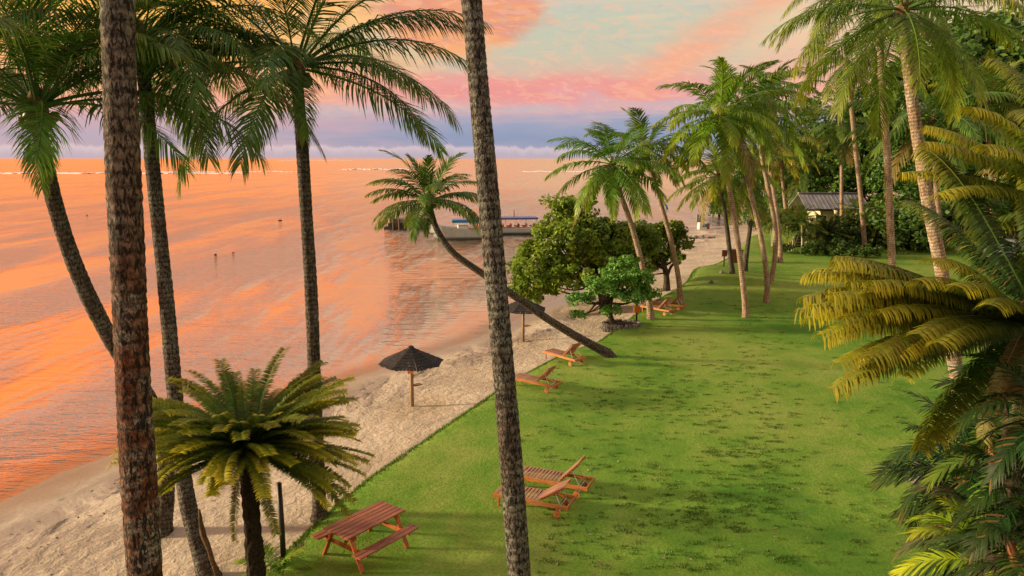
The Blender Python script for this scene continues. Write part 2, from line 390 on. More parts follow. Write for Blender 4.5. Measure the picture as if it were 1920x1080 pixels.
# sea: a rippled mirror over teal water, clear over the shallows
t = mat('sea_water'); o = t.coord()
sh = t.attr('shore')
rot = (0, 0, R(52))
far = t.m('LENGTH' if False else 'ADD', 0.0, 0.0)
w1 = t.noise(t.mapping(o, (0.42, 1.7, 1), (0, 0, R(20))), 1.0, 4, 0.55, 0.6)
w2 = t.noise(t.mapping(o, (0.30, 1.0, 1), (0, 0, R(38))), 0.35, 4, 0.55, 0.5)
w3 = t.noise(t.mapping(o, (1.0, 2.6, 1), (0, 0, R(30))), 3.2, 3, 0.5)
patch = t.rng(t.noise(t.mapping(o, (1.7, 0.42, 1)), 0.06, 4, 0.6), 0.40, 0.60, 0.18, 1.2)
hh = t.m('ADD', t.m('ADD', t.m('MULTIPLY', w1, 0.62), t.m('MULTIPLY', w2, 1.0)), t.m('MULTIPLY', w3, 0.26))
hh = t.m('MULTIPLY', t.m('MULTIPLY', hh, patch), t.rng(sh, 0.0, 7.0, 0.25, 1.0))
bm_ = t.bump(hh, 0.85, 0.48)
gl = t.n('ShaderNodeBsdfGlossy'); t.put(gl.inputs['Color'], (1.0, 0.72, 0.50, 1)); t.put(gl.inputs['Roughness'], t.rng(t.sep(o)[1], 15.0, 300.0, 0.055, 0.24)); t.put(gl.inputs['Normal'], bm_)
bd = t.n('ShaderNodeBsdfDiffuse'); t.put(bd.inputs[0], (0.10, 0.17, 0.17, 1))
tp = t.n('ShaderNodeBsdfTransparent'); t.put(tp.inputs[0], (0.92, 0.95, 0.92, 1))
m1 = t.n('ShaderNodeMixShader'); t.put(m1.inputs[0], t.rng(sh, 5.0, 0.0, 0.0, 0.9)); t.put(m1.inputs[1], bd.outputs[0]); t.put(m1.inputs[2], tp.outputs[0])
lw = t.n('ShaderNodeLayerWeight'); lw.inputs[0].default_value = 0.5; t.put(lw.inputs['Normal'], bm_)
fz = t.m('MULTIPLY', t.rng(lw.outputs['Facing'], 0.35, 0.85, 0.34, 0.98, False), t.rng(sh, 0.0, 2.2, 0.45, 1.0))
m2 = t.n('ShaderNodeMixShader'); t.put(m2.inputs[0], fz); t.put(m2.inputs[1], m1.outputs[0]); t.put(m2.inputs[2], gl.outputs[0])
finish(t, m2.outputs[0])
simple('foam', (0.75, 0.76, 0.78), 0.7, 0.2, 0.5, 0.2)

# ------------------------------------------------------------------ mesh helpers
def nm(me, attrs=None):
    if attrs:
        for k, v in attrs.items():
            a = me.attributes.new(k, 'FLOAT', 'POINT'); a.data.foreach_set('value', np.asarray(v, dtype=np.float32))
    return me
def mesh_from(name, V, Fc, material=None, smooth=False, attrs=None):
    me = bpy.data.meshes.new(name)
    me.from_pydata([tuple(map(float, v)) for v in V], [], [tuple(f) for f in Fc])
    if material: me.materials.append(MAT[material])
    if smooth: me.polygons.foreach_set('use_smooth', [True] * len(me.polygons))
    nm(me, attrs); me.update()
    return me
def quads_mesh(name, V, nq, material, attrs=None, smooth=False, k=4):
    """V holds k vertices per face, in order."""
    me = bpy.data.meshes.new(name)
    V = np.asarray(V, dtype=np.float32).reshape(-1, 3)
    me.vertices.add(len(V)); me.vertices.foreach_set('co', V.ravel())
    me.loops.add(nq * k); me.loops.foreach_set('vertex_index', np.arange(nq * k, dtype=np.int32))
    me.polygons.add(nq); me.polygons.foreach_set('loop_start', np.arange(0, nq * k, k, dtype=np.int32))
    me.materials.append(MAT[material]); nm(me, attrs); me.update(calc_edges=True)
    return me
def grid_mesh(name, V, nr, nc, material, attrs=None):
    me = bpy.data.meshes.new(name)
    V = np.asarray(V, dtype=np.float32).reshape(-1, 3)
    i = np.arange(nr - 1)[:, None] * nc + np.arange(nc - 1)[None, :]
    q = np.stack([i, i + 1, i + nc + 1, i + nc], -1).reshape(-1)
    me.vertices.add(len(V)); me.vertices.foreach_set('co', V.ravel())
    nq = (nr - 1) * (nc - 1)
    me.loops.add(nq * 4); me.loops.foreach_set('vertex_index', q.astype(np.int32))
    me.polygons.add(nq); me.polygons.foreach_set('loop_start', np.arange(0, nq * 4, 4, dtype=np.int32))
    me.polygons.foreach_set('use_smooth', np.ones(nq, dtype=bool))
    me.materials.append(MAT[material]); nm(me, attrs); me.update(calc_edges=True)
    return me
def ob(name, me, parent=None, loc=None, rot=None, scale=None, color=None):
    o = bpy.data.objects.new(name, me); col.objects.link(o)
    if parent is not None: o.parent = parent
    if loc is not None: o.location = loc
    if rot is not None: o.rotation_euler = rot
    if scale is not None: o.scale = (scale, scale, scale) if not hasattr(scale, '__len__') else scale
    if color is not None: o.color = color
    return o
def thing(name, label, cat, loc=(0, 0, 0), rz=0.0, group=None):
    o = bpy.data.objects.new(name, None); col.objects.link(o)
    o.empty_display_size = 0.2
    o.location = loc; o.rotation_euler = (0, 0, rz)
    o['label'] = label; o['category'] = cat
    if group: o['group'] = group
    return o
def tag(o, label, cat, group=None):
    o['label'] = label; o['category'] = cat
    if group: o['group'] = group
    return o
def dup(root, loc, rz, label):
    r = root.copy(); col.objects.link(r); r.location = loc; r.rotation_euler = (0, 0, rz); r['label'] = label
    for ch in list(root.children):
        c = ch.copy(); col.objects.link(c); c.parent = r
        for g in list(ch.children):
            k = g.copy(); col.objects.link(k); k.parent = c
    return r

class MB:
    """Collects boxes, bars, prisms and tubes into one mesh."""
    def __init__(s): s.V = []; s.F = []; s.L = []
    def add(s, V, Fc, L=None):
        k = len(s.V); s.V += [tuple(v) for v in V]; s.F += [tuple(i + k for i in f) for f in Fc]
        s.L += list(L) if L is not None else [0.0] * len(V)
        return s
    def box(s, c, size, rot=None, bev=0.0):
        hx, hy, hz = [q / 2 for q in size]
        b = min(bev, hx * 0.6, hy * 0.6, hz * 0.6)
        M = rot if rot is not None else Matrix.Identity(3)
        c = Vector(c)
        if b <= 0:
            V = [Vector((x, y, z)) for x in (-hx, hx) for y in (-hy, hy) for z in (-hz, hz)]
            Fc = [(0, 1, 3, 2), (4, 6, 7, 5), (0, 4, 5, 1), (2, 3, 7, 6), (0, 2, 6, 4), (1, 5, 7, 3)]
        else:                                            # chamfer the edges round the long axis
            V = []; Fc = []
            ax = max(range(3), key=lambda i: size[i])
            u, v = [i for i in range(3) if i != ax]
            H = [hx, hy, hz]
            pr = [(-H[u] + b, -H[v]), (H[u] - b, -H[v]), (H[u], -H[v] + b), (H[u], H[v] - b), (H[u] - b, H[v]), (-H[u] + b, H[v]), (-H[u], H[v] - b), (-H[u], -H[v] + b)]
            for e_ in (-1, 1):
                for a_, b_ in pr:
                    q = [0, 0, 0]; q[ax] = e_ * H[ax]; q[u] = a_; q[v] = b_; V.append(Vector(q))
            Fc = [tuple(range(7, -1, -1)), tuple(range(8, 16))] + [(i, (i + 1) % 8, 8 + (i + 1) % 8, 8 + i) for i in range(8)]
        return s.add([c + M @ v for v in V], Fc)
    def bar(s, a, b, wd, th, up=(0, 0, 1), bev=0.004):
        a, b = Vector(a), Vector(b); dd = b - a; X = dd.normalized()
        Y = Vector(up).cross(X)
        if Y.length < 1e-4: Y = Vector((0, 1, 0))
        Y.normalize(); Z = X.cross(Y)
        M = Matrix((X, Y, Z)).transposed()
        return s.box((a + b) / 2, (dd.length, wd, th), M, bev)
    def tube(s, pts, rad, sides=10, caps=True, rough=0.0, seed=0, lobes=0):
        pts = [Vector(p) for p in pts]; n = len(pts)
        rad = [rad] * n if not hasattr(rad, '__len__') else rad
        rg = random.Random(seed)
        V = []; L = []; acc = 0.0
        T0 = (pts[1] - pts[0]).normalized()
        up = Vector((0, 1, 0)) if abs(T0.y) < 0.9 else Vector((1, 0, 0))
        for i in range(n):
            T = (pts[min(i + 1, n - 1)] - pts[max(i - 1, 0)]).normalized()
            A = (up - T * up.dot(T)).normalized(); B = T.cross(A); up = A
            if i: acc += (pts[i] - pts[i - 1]).length
            for j in range(sides):
                a = 2 * PI * j / sides
                r = rad[i] * (1 + rough * (rg.random() - 0.5) + (0.05 * math.sin(lobes * a) if lobes else 0))
                V.append(pts[i] + A * (math.cos(a) * r) + B * (math.sin(a) * r)); L.append(acc)
        Fc = [(i * sides + j, i * sides + (j + 1) % sides, (i + 1) * sides + (j + 1) % sides, (i + 1) * sides + j) for i in range(n - 1) for j in range(sides)]
        if caps: Fc += [tuple(range(sides - 1, -1, -1)), tuple((n - 1) * sides + j for j in range(sides))]
        return s.add(V, Fc, L)
    def prism(s, poly, z0, z1):
        n = len(poly)
        V = [(x, y, z0) for x, y in poly] + [(x, y, z1) for x, y in poly]
        return s.add(V, [tuple(range(n - 1, -1, -1)), tuple(range(n, 2 * n))] + [(i, (i + 1) % n, n + (i + 1) % n, n + i) for i in range(n)])
    def mesh(s, name, m, smooth=False):
        return mesh_from(name, s.V, s.F, m, smooth, {'len': s.L})
    def build(s, name, m, parent=None, smooth=False, loc=None, rot=None):
        return ob(name, s.mesh(name, m, smooth), parent, loc, rot)

def spline(pts, n):
    pts = [Vector(p) for p in pts]
    if len(pts) == 2: return [pts[0].lerp(pts[1], i / (n - 1)) for i in range(n)]
    q = [pts[0] * 2 - pts[1]] + pts + [pts[-1] * 2 - pts[-2]]
    seg = len(pts) - 1; res = []
    for i in range(n):
        u = i / (n - 1) * seg; k = min(int(u), seg - 1); f = u - k
        p0, p1, p2, p3 = q[k:k + 4]
        res.append(0.5 * ((2 * p1) + (p2 - p0) * f + (2 * p0 - 5 * p1 + 4 * p2 - p3) * f * f + (3 * p1 - p0 - 3 * p2 + p3) * f ** 3))
    return res

# ------------------------------------------------------------------ terrain
_rs = np.random.RandomState(11)
_K = [(_rs.uniform(-1, 1, 2) * f, _rs.uniform(0, 6.28)) for f in (0.12, 0.2, 0.33, 0.5, 0.75, 1.1) for _ in range(3)]
def wave(x, y, s=1.0):
    r = 0
    for k, ph in _K: r = r + np.sin(k[0] * x * s + k[1] * y * s + ph) / (1 + 2.5 * np.hypot(*k))
    return r / 6.0
SEA = -1.0
def curve_fn(pix, z, lo, hi):
    w_ = sorted([(p.y, p.x) for p in (G(a, b, z) for a, b in pix)])
    ys = [q[0] for q in w_]; xs = [q[1] for q in w_]
    s0 = (xs[3] - xs[0]) / (ys[3] - ys[0])
    ys = [lo] + ys; xs = [xs[0] + s0 * (lo - ys[1])] + xs
    for yy, xx in hi: ys.append(yy); xs.append(xx)
    ys = np.array(ys); xs = np.array(xs)
    return lambda Y: np.interp(Y, ys, xs)
FARC = [(112, 40), (130, 72), (180, 150), (400, 420), (6000, 7000)]
xe = curve_fn([(455, 1120), (520, 1042), (590, 972), (680, 895), (760, 838), (850, 780), (920, 733), (985, 692), (1060, 655), (1122, 634), (1175, 598),
               (1222, 562), (1262, 543), (1290, 530), (1306, 508), (1340, 494), (1372, 478), (1388, 460), (1402, 442)], 0.0, -30, [(112, 46), (130, 78), (180, 156), (400, 426), (6000, 7010)])
xw = curve_fn([(-120, 985), (0, 943), (110, 888), (230, 846), (400, 792), (560, 745), (620, 722), (700, 697), (830, 655), (900, 632), (960, 603),
               (1040, 562), (1120, 520), (1200, 480), (1260, 446), (1292, 428)], SEA, -30, FARC)
def bank_h(x, y):
    dd = np.hypot(np.asarray(x) - 7.2, (np.asarray(y) - 5.2))
    u = np.clip((4.0 - dd) / 2.4, 0, 1)
    return 3.6 * u * u * (3 - 2 * u)
MND = G(1335, 520)
def lawn_z(x, y):
    x = np.asarray(x, float); y = np.asarray(y, float)
    dd = np.maximum(x - xe(y), 0)
    z = 0.05 * wave(x, y, 1.6) + 0.03 * wave(x + 40, y, 4.0)
    z = z + 0.55 * np.exp(-(((x - MND.x) / 4.0) ** 2 + ((y - MND.y) / 5.0) ** 2))
    z = z + bank_h(x, y)
    return z - 0.22 * np.exp(-dd / 0.28)
def sand_z(x, y):
    x = np.asarray(x, float); y = np.asarray(y, float)
    a, b = xw(y), xe(y)
    s = (x - a) / np.maximum(b - a, 0.5)
    up = SEA + (0.80) * np.clip(s, 0, 1) ** 0.85
    dn = SEA - 0.09 * np.maximum(a - x, 0)
    z = np.where(s > 0, up, np.maximum(dn, -4.5))
    z = np.where(s > 1, -0.24, z)
    k = np.clip((s - 0.15) / 0.35, 0, 1) * (s < 1.0)
    return z + k * (0.05 * wave(x, y, 3.0) + 0.035 * wave(x * 1.3, y, 9.0) + 0.03 * wave(y, x, 15.0))
def gz(x, y):
    return float(lawn_z(x, y)) if x > float(xe(y)) else float(sand_z(x, y))
def on(px, py):
    """Ground point under a pixel."""
    z = 0.0
    for _ in range(6):
        p = G(px, py, z); z = gz(p.x, p.y)
    return Vector((p.x, p.y, z))

rows = np.concatenate([np.arange(-12, 10, 1.0), np.arange(10, 45, 0.22), np.arange(45, 112, 0.5), np.array([113, 118, 126, 140, 165, 200, 300, 500, 1200, 3000, 6000])])
cu = np.concatenate([[0, 0.04, 0.1, 0.18, 0.3, 0.45, 0.65], np.arange(0.9, 12, 0.35), np.arange(12.5, 45, 0.8), np.arange(46, 110, 3.0), [150, 400, 3000]])
Yg, Ug = np.meshgrid(rows, cu, indexing='ij')
jit = 0.16 * np.sin(rows * 1.3) + 0.11 * np.sin(rows * 3.7 + 1) + 0.06 * np.sin(rows * 11.7 + 2)
Xg = xe(Yg) + Ug + (jit[:, None] * np.exp(-Ug / 1.5))
Zg = lawn_z(Xg, Yg); Zg[:, 0] = -0.33
lawn = ob('lawn', grid_mesh('lawn', np.stack([Xg, Yg, Zg], -1), len(rows), len(cu), 'lawn_grass', {'edge': Ug.ravel()})); lawn['kind'] = 'structure'
cs = np.concatenate([np.linspace(-14, -1, 18), np.linspace(-0.9, -0.05, 10), np.linspace(0, 1.0, 70), [1.15, 1.6, 3, 8]])
Yg, Sg = np.meshgrid(rows, cs, indexing='ij')
wd_ = np.maximum(xe(Yg) - xw(Yg), 0.5)
Xg = np.where(Sg >= 0, xw(Yg) + Sg * wd_, xw(Yg) + Sg * 4.0)
Xg[:, -1] = 8000
Zg = sand_z(Xg, Yg)
me = grid_mesh('beach_sand', np.stack([Xg, Yg, Zg], -1), len(rows), len(cs), 'beach_sand', {'s': Sg.ravel(), 'shore': (Xg - xw(Yg)).ravel()})
beach = ob('beach', me); beach['kind'] = 'structure'
# sea
rows2 = np.concatenate([[-30000, -400], rows[:-3], [1200, 3000, 8000, 60000]])
cw_ = np.concatenate([[1.2, 0.6, 0, -0.4, -0.8, -1.3, -2, -3, -4.5, -6.5, -9], [-14, -22, -40, -80, -200, -1000, -8000, -60000]])
Yg, Ug = np.meshgrid(rows2, cw_, indexing='ij')
Xg = xw(np.clip(Yg, -30, 6000)) + Ug
Zg = np.full_like(Xg, SEA)
me = grid_mesh('sea', np.stack([Xg, Yg, Zg], -1), len(rows2), len(cw_), 'sea_water', {'shore': (-Ug).ravel()})
for p_ in me.polygons: pass
sea = ob('sea', me); sea['kind'] = 'structure'
me.flip_normals()
lawn.data.update(); beach.data.update()

# surf breaking on the far reef: low ridges of foam
rg = random.Random(5)
V = []; Fc = []
def surf(x0, x1, py, hgt):
    n = 60
    for i in range(n):
        if rg.random() < 0.03: continue
        a, b = x0 + (x1 - x0) * (i - .3) / n, x0 + (x1 - x0) * (i + 1.3) / n
        yy = py + 0.6 * math.sin(i * 0.37) + rg.uniform(-0.25, 0.25)
        A, B = G(a, yy, SEA), G(b, yy, SEA); hh_ = hgt * rg.uniform(0.5, 0.8); dp = hgt * rg.uniform(9, 16)
        k = len(V)
        V.extend([A, B, B + Vector((0, dp * .5, hh_)), A + Vector((0, dp * .5, hh_)), B + Vector((0, dp, 0)), A + Vector((0, dp, 0))])
        Fc.extend([(k, k + 1, k + 2, k + 3), (k + 3, k + 2, k + 4, k + 5)])
surf(-40, 450, 325.5, 0.9); surf(300, 560, 322, 0.5); surf(640, 775, 318, 1.0); surf(980, 1130, 322, 0.6); surf(520, 660, 301, 0.8)
s_o = ob('surf', mesh_from('surf', V, Fc, 'foam')); s_o['kind'] = 'stuff'

# ------------------------------------------------------------------ fronds
def frond_mesh(name, L, e0, droop, n, ll, lw, seed, pet=0.14, vee=12, lean0=72, lean1=26, hang=(0.5, 1.3), pw_=1.3, m='palm_leaf', tipshape=0.45, rad=0.022, curl=0.0, sway=0.15, base_len=0.5, gap=0.035):
    rg = random.Random(seed)
    ns = 14
    sw = rg.uniform(-sway, sway)
    pts = [Vector((0, 0, 0))]; tan = []
    for i in range(ns):
        t = (i + 0.5) / ns
        a = max(R(-86), R(e0) - R(droop) * t ** pw_)
        b = sw * t * t
        tv = Vector((math.cos(a) * math.cos(b), math.cos(a) * math.sin(b), math.sin(a)))
        tan.append(tv); pts.append(pts[-1] + tv * (L / ns))
    tan.append(tan[-1])
    mb = MB(); rad_ = [rad * (1 - 0.85 * (i / ns)) for i in range(ns + 1)]
    mb.tube(pts, rad_, 4, False)
    V = list(mb.V); Fc = list(mb.F)
    rnd = [0.85] * len(V); tip = [min(1, (i // 4) / ns) * 0.9 for i in range(len(V))]
    for side in (-1, 1):
        for i in range(n):
            u = (i + 0.5 + rg.uniform(-0.35, 0.35)) / n
            if gap and rg.random() < gap: continue
            t = pet + (1 - pet) * u
            f = t * ns; k = min(int(f), ns - 1)
            p = pts[k].lerp(pts[k + 1], f - k); T = tan[k].lerp(tan[min(k + 1, ns)], f - k).normalized()
            S = Vector((-T.y, T.x, 0)); S = S.normalized() if S.length > 1e-4 else Vector((0, 1, 0))
            N = T.cross(S)
            ln_ = R(lean0 + (lean1 - lean0) * u + rg.uniform(-6, 6)); ve = R(vee + rg.uniform(-9, 9))
            dv = (T * math.cos(ln_) + (S * side * math.cos(ve) + N * math.sin(ve)) * math.sin(ln_)).normalized()
            pr = min(1.0, base_len + 1.8 * u) * (1 - (1 - tipshape) * max(0, (u - 0.45) / 0.55) ** 1.6)
            l = ll * pr * rg.uniform(0.85, 1.1)
            hg = rg.uniform(*hang)
            q = p.copy(); dd = dv.copy(); kk = len(V); r_ = rg.random()
            ww = lw * (0.6 + 0.4 * pr)
            for j in range(4):
                W = T - dd * T.dot(dd)
                W = W.normalized() * ww * (0.55, 1.0, 0.75, 0.08)[j] * 0.5
                V.append(tuple(q - W)); V.append(tuple(q + W))
                tt = min(1.0, t * 0.75 + 0.25 * j / 3)
                rnd += [r_, r_]; tip += [tt, tt]
                dd = (dd + Vector((0, 0, -1)) * hg * (0.22 + 0.16 * j) - N * curl * (0.3 + 0.35 * j)).normalized()
                q = q + dd * (l / 3)
            for j in range(3): Fc.append((kk + 2 * j, kk + 2 * j + 1, kk + 2 * j + 3, kk + 2 * j + 2))
    return mesh_from(name, V, Fc, m, False, {'rnd': rnd, 'tip': tip})

COCO = {}
for lod, n_, lw_ in (('near', 80, 0.036), ('far', 46, 0.085)):
    for e0, dr in ((84, 42), (68, 56), (52, 60), (36, 60), (20, 58), (4, 54), (-14, 50), (-34, 40), (-58, 22)):
        for k in range(2):
            COCO.setdefault(lod, []).append((e0, frond_mesh('frond', 4.2, e0, dr + 8 * k, n_, 1.0, lw_, e0 * 7 + k + 3, lean0=50 if e0 > 60 else (64 if e0 > 45 else 78), lean1=18 if e0 > 60 else 30, pw_=1.5, hang=(0.08, 0.45) if e0 > 60 else ((0.25, 0.8) if e0 > 45 else (0.55, 1.5)), rad=0.035)))
CYC = []; COMB = []
for e0, dr in ((80, 34), (62, 36), (48, 32), (34, 28), (20, 26), (4, 24), (-14, 24), (-34, 22), (-60, 18)):
    for k in range(2):
        CYC.append((e0, frond_mesh('frond', 1.9, e0, dr + 12 * k, 132, 0.185, 0.021, e0 * 5 + k + 77, pet=0.05, vee=34, lean0=86, lean1=70, hang=(0.12, 0.24), pw_=2.5, m='cycad_leaf', tipshape=0.75, rad=0.014, curl=0.36, sway=0.08, base_len=0.6)))
for e0, dr in ((62, 34), (44, 32), (28, 26), (14, 24), (0, 22), (-18, 20), (-42, 20)):
    for k in range(2):
        COMB.append((e0, frond_mesh('frond', 2.0, e0, dr + 10 * k, 140, 0.27, 0.021, e0 * 5 + k + 177, pet=0.04, vee=6, lean0=88, lean1=76, hang=(0.8, 1.1), pw_=3.4, m='cycad_leaf', tipshape=0.75, rad=0.014, curl=0.25, sway=0.1, base_len=0.6)))
SMALL = []
for e0, dr in ((76, 50), (50, 66), (28, 70), (6, 60), (-18, 45)):
    for k in range(2):
        SMALL.append((e0, frond_mesh('frond', 1.3, e0, dr, 24, 0.42, 0.038, e0 * 3 + k + 5, pet=0.22, vee=16, lean0=62, lean1=28, hang=(0.3, 0.8), m='cycad_leaf', tipshape=0.6, rad=0.012)))

def pick(lib, el, rg):
    best = sorted(lib, key=lambda q: abs(q[0] - el))[:2]
    return rg.choice(best)
def add_frond(root, lib, c, azd, el, sc_, color, rg, roll=0.0, name='frond'):
    e0, me = pick(lib, el, rg)
    o = ob(name, me, root, c, (R(roll), R(e0 - el), R(azd)), sc_, color)
    return o
def crown(root, c, lib, n, sc_, color, seed, lo=-45, hi=84, off=0.10, dead=0, jitter=9, skip=None, pw_=0.9):
    rg = random.Random(seed); c = Vector(c); a = rg.uniform(0, 360)
    for i in range(n):
        u = (i + 0.5) / n
        el = hi - (hi - lo) * u ** pw_ + rg.uniform(-jitter, jitter)
        a += 137.5 + rg.uniform(-14, 14)
        if skip and skip(a % 360, el): continue
        s = sc_ * rg.uniform(0.86, 1.1) * (0.8 if u < 0.08 else 1.0)
        o_ = Vector((math.cos(R(a)) * off, math.sin(R(a)) * off, off * (1.2 - 1.8 * u)))
        k = rg.uniform(0.85, 1.15)
        cc = (color[0] * k * rg.uniform(0.9, 1.15), color[1] * k, color[2] * k, color[3] * rg.uniform(0.4, 1.2) * (1.0 if u > 0.3 else 0.6))
        if i >= n - dead: cc = (0.22 * k, 0.14 * k, 0.05 * k, 0.1)
        add_frond(root, lib, c + o_, a, el, s, cc, rg, rg.uniform(-14, 14))

ball_me = None
def nut_mesh():
    global ball_me
    if ball_me is None:
        mb = MB(); mb.tube([(0, 0, -0.13), (0, 0, -0.10), (0, 0, 0), (0, 0, 0.09), (0, 0, 0.13)], [0.02, 0.075, 0.11, 0.075, 0.015], 8)
        ball_me = mb.mesh('coconut', 'coconut', True)
    return ball_me

def palm(label, path, r0, r1, bark, n=22, fs=1.0, color=(0.05, 0.095, 0.016, 0.25), seed=1, lod='far', lo=-42, sides=16, nuts=5, extra=None, name='coconut_palm', group='coconut palms round the lawn', dead=1, flare=1.5, hi=76, cr=True, pw_=0.9):
    base = Vector(path[0]); root = thing(name, label, 'palm tree', base, 0, group)
    L = sum((Vector(path[i + 1]) - Vector(path[i])).length for i in range(len(path) - 1))
    step = 0.055 if lod == 'near' else 0.3
    n_r = max(12, int(L / step)); pts = [p - base for p in spline(path, n_r)]
    rg = random.Random(seed)
    rad = []; acc = 0
    for i in range(n_r):
        u = i / (n_r - 1); r = r0 + (r1 - r0) * u ** 0.8
        r *= 1 + (flare - 1) * math.exp(-u * L / 0.35)
        if lod == 'near': r *= 1 + 0.022 * math.sin(i * 2.2) + 0.02 * math.sin(u * 23 + seed) + 0.015 * (rg.random() - 0.5)
        rad.append(r)
    pts[0] = pts[0] - Vector((0, 0, 0.25))
    mb = MB(); mb.tube(pts, rad, sides, True, 0.07 if lod == 'near' else 0.03, seed)
    mb.build('trunk', bark, root, True)
    c = pts[-1]
    if cr:
        mb = MB(); mb.tube([c - Vector((0, 0, 0.35)) , c, c + Vector((0, 0, 0.3)), c + Vector((0, 0, 0.6))], [r1 * 1.0, r1 * 1.55, r1 * 1.2, r1 * 0.3], 9, True, 0.25, seed)
        mb.build('crown_heart', 'fibre', root)
        c = c + Vector((0, 0, 0.18))
        crown(root, c, COCO[lod], n, fs, color, seed, lo, hi, dead=dead, pw_=pw_)
        for az_, el, s, *k in (extra or []):
            cc = color if not k else k[0]
            add_frond(root, COCO[lod], c + Vector((math.cos(R(az_)), math.sin(R(az_)), 0)) * 0.1, az_, el, s, cc, rg, 0)
        for i in range(nuts):
            a = 2 * PI * i / max(nuts, 1) + seed
            ob('coconut', nut_mesh(), root, c + Vector((math.cos(a) * r1 * 1.9, math.sin(a) * r1 * 1.9, -0.22 - 0.12 * (i % 2))), (0.5 * math.sin(a), 0.5, a), 0.9 + 0.2 * rg.random())
    return root
def path_px(base, pts, yoff=0.0):
    """Ground point of the base, then (px, py, dY) up the trunk."""
    b = on(*base); out_ = [b]
    for q in pts: out_.append(P(q[0], q[1], b.y + (q[2] if len(q) > 2 else 0.0)))
    return out_

# ------------------------------------------------------------------ foreground palms
def straight(px_pts, Y, dY):
    p = [P(a, b, Y + dY * i / (len(px_pts) - 1)) for i, (a, b) in enumerate(px_pts)]
    return p
YA = 6.2
pA = straight([(272, 1080), (252, 760), (240, 500), (226, 200), (220, 0)], YA, 0.1)
dv = (pA[0] - pA[1]); gA = pA[0] + dv * ((pA[0].z - 0.0) / -dv.z); gA.z = gz(gA.x, gA.y)
tv = (pA[-1] - pA[-2]).normalized()
palm('thick rust brown palm trunk with shaggy bark, nearest on the left', [gA] + pA + [pA[-1] + tv * 2.5, pA[-1] + tv * 5.2], 0.155, 0.115, 'bark_rust', 16, 0.9, seed=3, lod='near', lo=5, sides=40, nuts=0, flare=1.3)
YB = 8.6
pB = straight([(974, 1080), (957, 850), (938, 620), (917, 380), (899, 180), (884, 0)], YB, 0.5)
dv = (pB[0] - pB[1]); gB = pB[0] + dv * ((pB[0].z) / -dv.z); gB.z = gz(gB.x, gB.y)
tv = (pB[-1] - pB[-2]).normalized()
palm('slender grey lichened palm trunk crossing the middle of the picture', [gB] + pB + [pB[-1] + tv * 2.5, pB[-1] + tv * 5.5], 0.155, 0.105, 'bark_lichen', 16, 0.9, seed=9, lod='near', lo=5, sides=40, nuts=0, flare=1.3)

GRN = (0.055, 0.115, 0.018, 0.2)
b = on(302, 1000)
palm('far left coconut palm with a curved trunk, leaning out behind the thick rust trunk', [b] + [P(x, y, b.y + k) for x, y, k in ((312, 920, 0), (300, 790, -.2), (210, 640, -.6), (150, 520, -1.2), (108, 400, -1.6), (82, 290, -1.9), (72, 215, -2.0))], 0.20, 0.14, 'bark_dark', 20, 0.95, GRN, 21, 'near', 12, 20, 5, dead=0, extra=
     [(2, 34, 1.05), (-6, 14, 1.12), (-16, 4, .9), (-84, 8, 0.42), (-100, 40, 0.55), (12, 60, 0.95), (28, 45, 0.9), (-30, 45, 0.85), (168, 20, .9), (-60, -25, .55)])
b = on(392, 1085)
palm('straight grey palm rising behind the cycad, second from the left over the water', [b] + [P(x, y, b.y + k) for x, y, k in ((362, 985, 0.3), (345, 900, 0.6), (328, 740, .9), (312, 560, 1.1), (293, 380, 1.3), (278, 230, 1.4), (266, 95, 1.5))], 0.185, 0.135, 'bark_lichen', 20, 0.95, GRN, 34, 'near', -20, 20, 4, dead=0, extra=
     [(-6, 30, 0.9), (-28, 15, 0.8), (12, 44, 0.95), (-50, 10, 0.7), (35, 20, .9), (20, 10, .85)])
b = on(600, 972)
palm('dark straight palm with a wide drooping crown, between the two foreground trunks', [b] + [P(x, y, b.y) for x, y in ((597, 900), (591, 740), (583, 540), (573, 380), (565, 250), (556, 140))], 0.165, 0.13, 'bark_dark', 16, 0.95, GRN, 47, 'near', -22, 20, 6, dead=0, extra=
     [(4, 38, 1.02), (-6, 24, 1.0), (-12, 6, 0.95), (-70, -30, 0.55), (176, 38, 1.0), (186, 20, 0.98), (168, 52, 1.0), (200, 0, 0.85), (14, 55, 1.0), (-150, 5, 0.8), (-25, 15, 0.7)])
b = on(1150, 668)
palm('short palm leaning far out over the beach, its trunk almost lying down', [b] + [P(x, y, b.y + k) for x, y, k in ((1090, 636, -.3), (1030, 600, -.5), (960, 552, -.8), (900, 510, -1), (850, 474, -1), (820, 432, -1), (805, 385, -1))], 0.20, 0.115, 'bark_dark', 26, 0.60, (0.065, 0.125, 0.017, 0.3), 53, 'far', -12, 16, 3, dead=0, extra=
     [(178, 30, .62), (5, 25, .62), (-12, 5, .55), (190, 5, .58), (-90, -30, .42)], hi=88)

# ------------------------------------------------------------------ palms along the lawn
YG = (0.10, 0.195, 0.02, 0.42)  # palms that catch the sun: sunlit brightness painted into the leaf colour
YG2 = (0.14, 0.22, 0.018, 0.6)
b = on(1221, 598)
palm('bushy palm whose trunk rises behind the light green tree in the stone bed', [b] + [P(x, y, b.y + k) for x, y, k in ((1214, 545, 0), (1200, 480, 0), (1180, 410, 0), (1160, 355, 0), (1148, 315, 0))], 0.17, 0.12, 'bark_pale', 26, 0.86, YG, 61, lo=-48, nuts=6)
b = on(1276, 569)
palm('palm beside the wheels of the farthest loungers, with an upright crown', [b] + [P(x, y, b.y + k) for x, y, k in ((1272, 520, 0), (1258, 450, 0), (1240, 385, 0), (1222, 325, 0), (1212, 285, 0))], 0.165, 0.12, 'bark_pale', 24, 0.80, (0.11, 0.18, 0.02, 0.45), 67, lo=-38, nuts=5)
b = on(1399, 595)
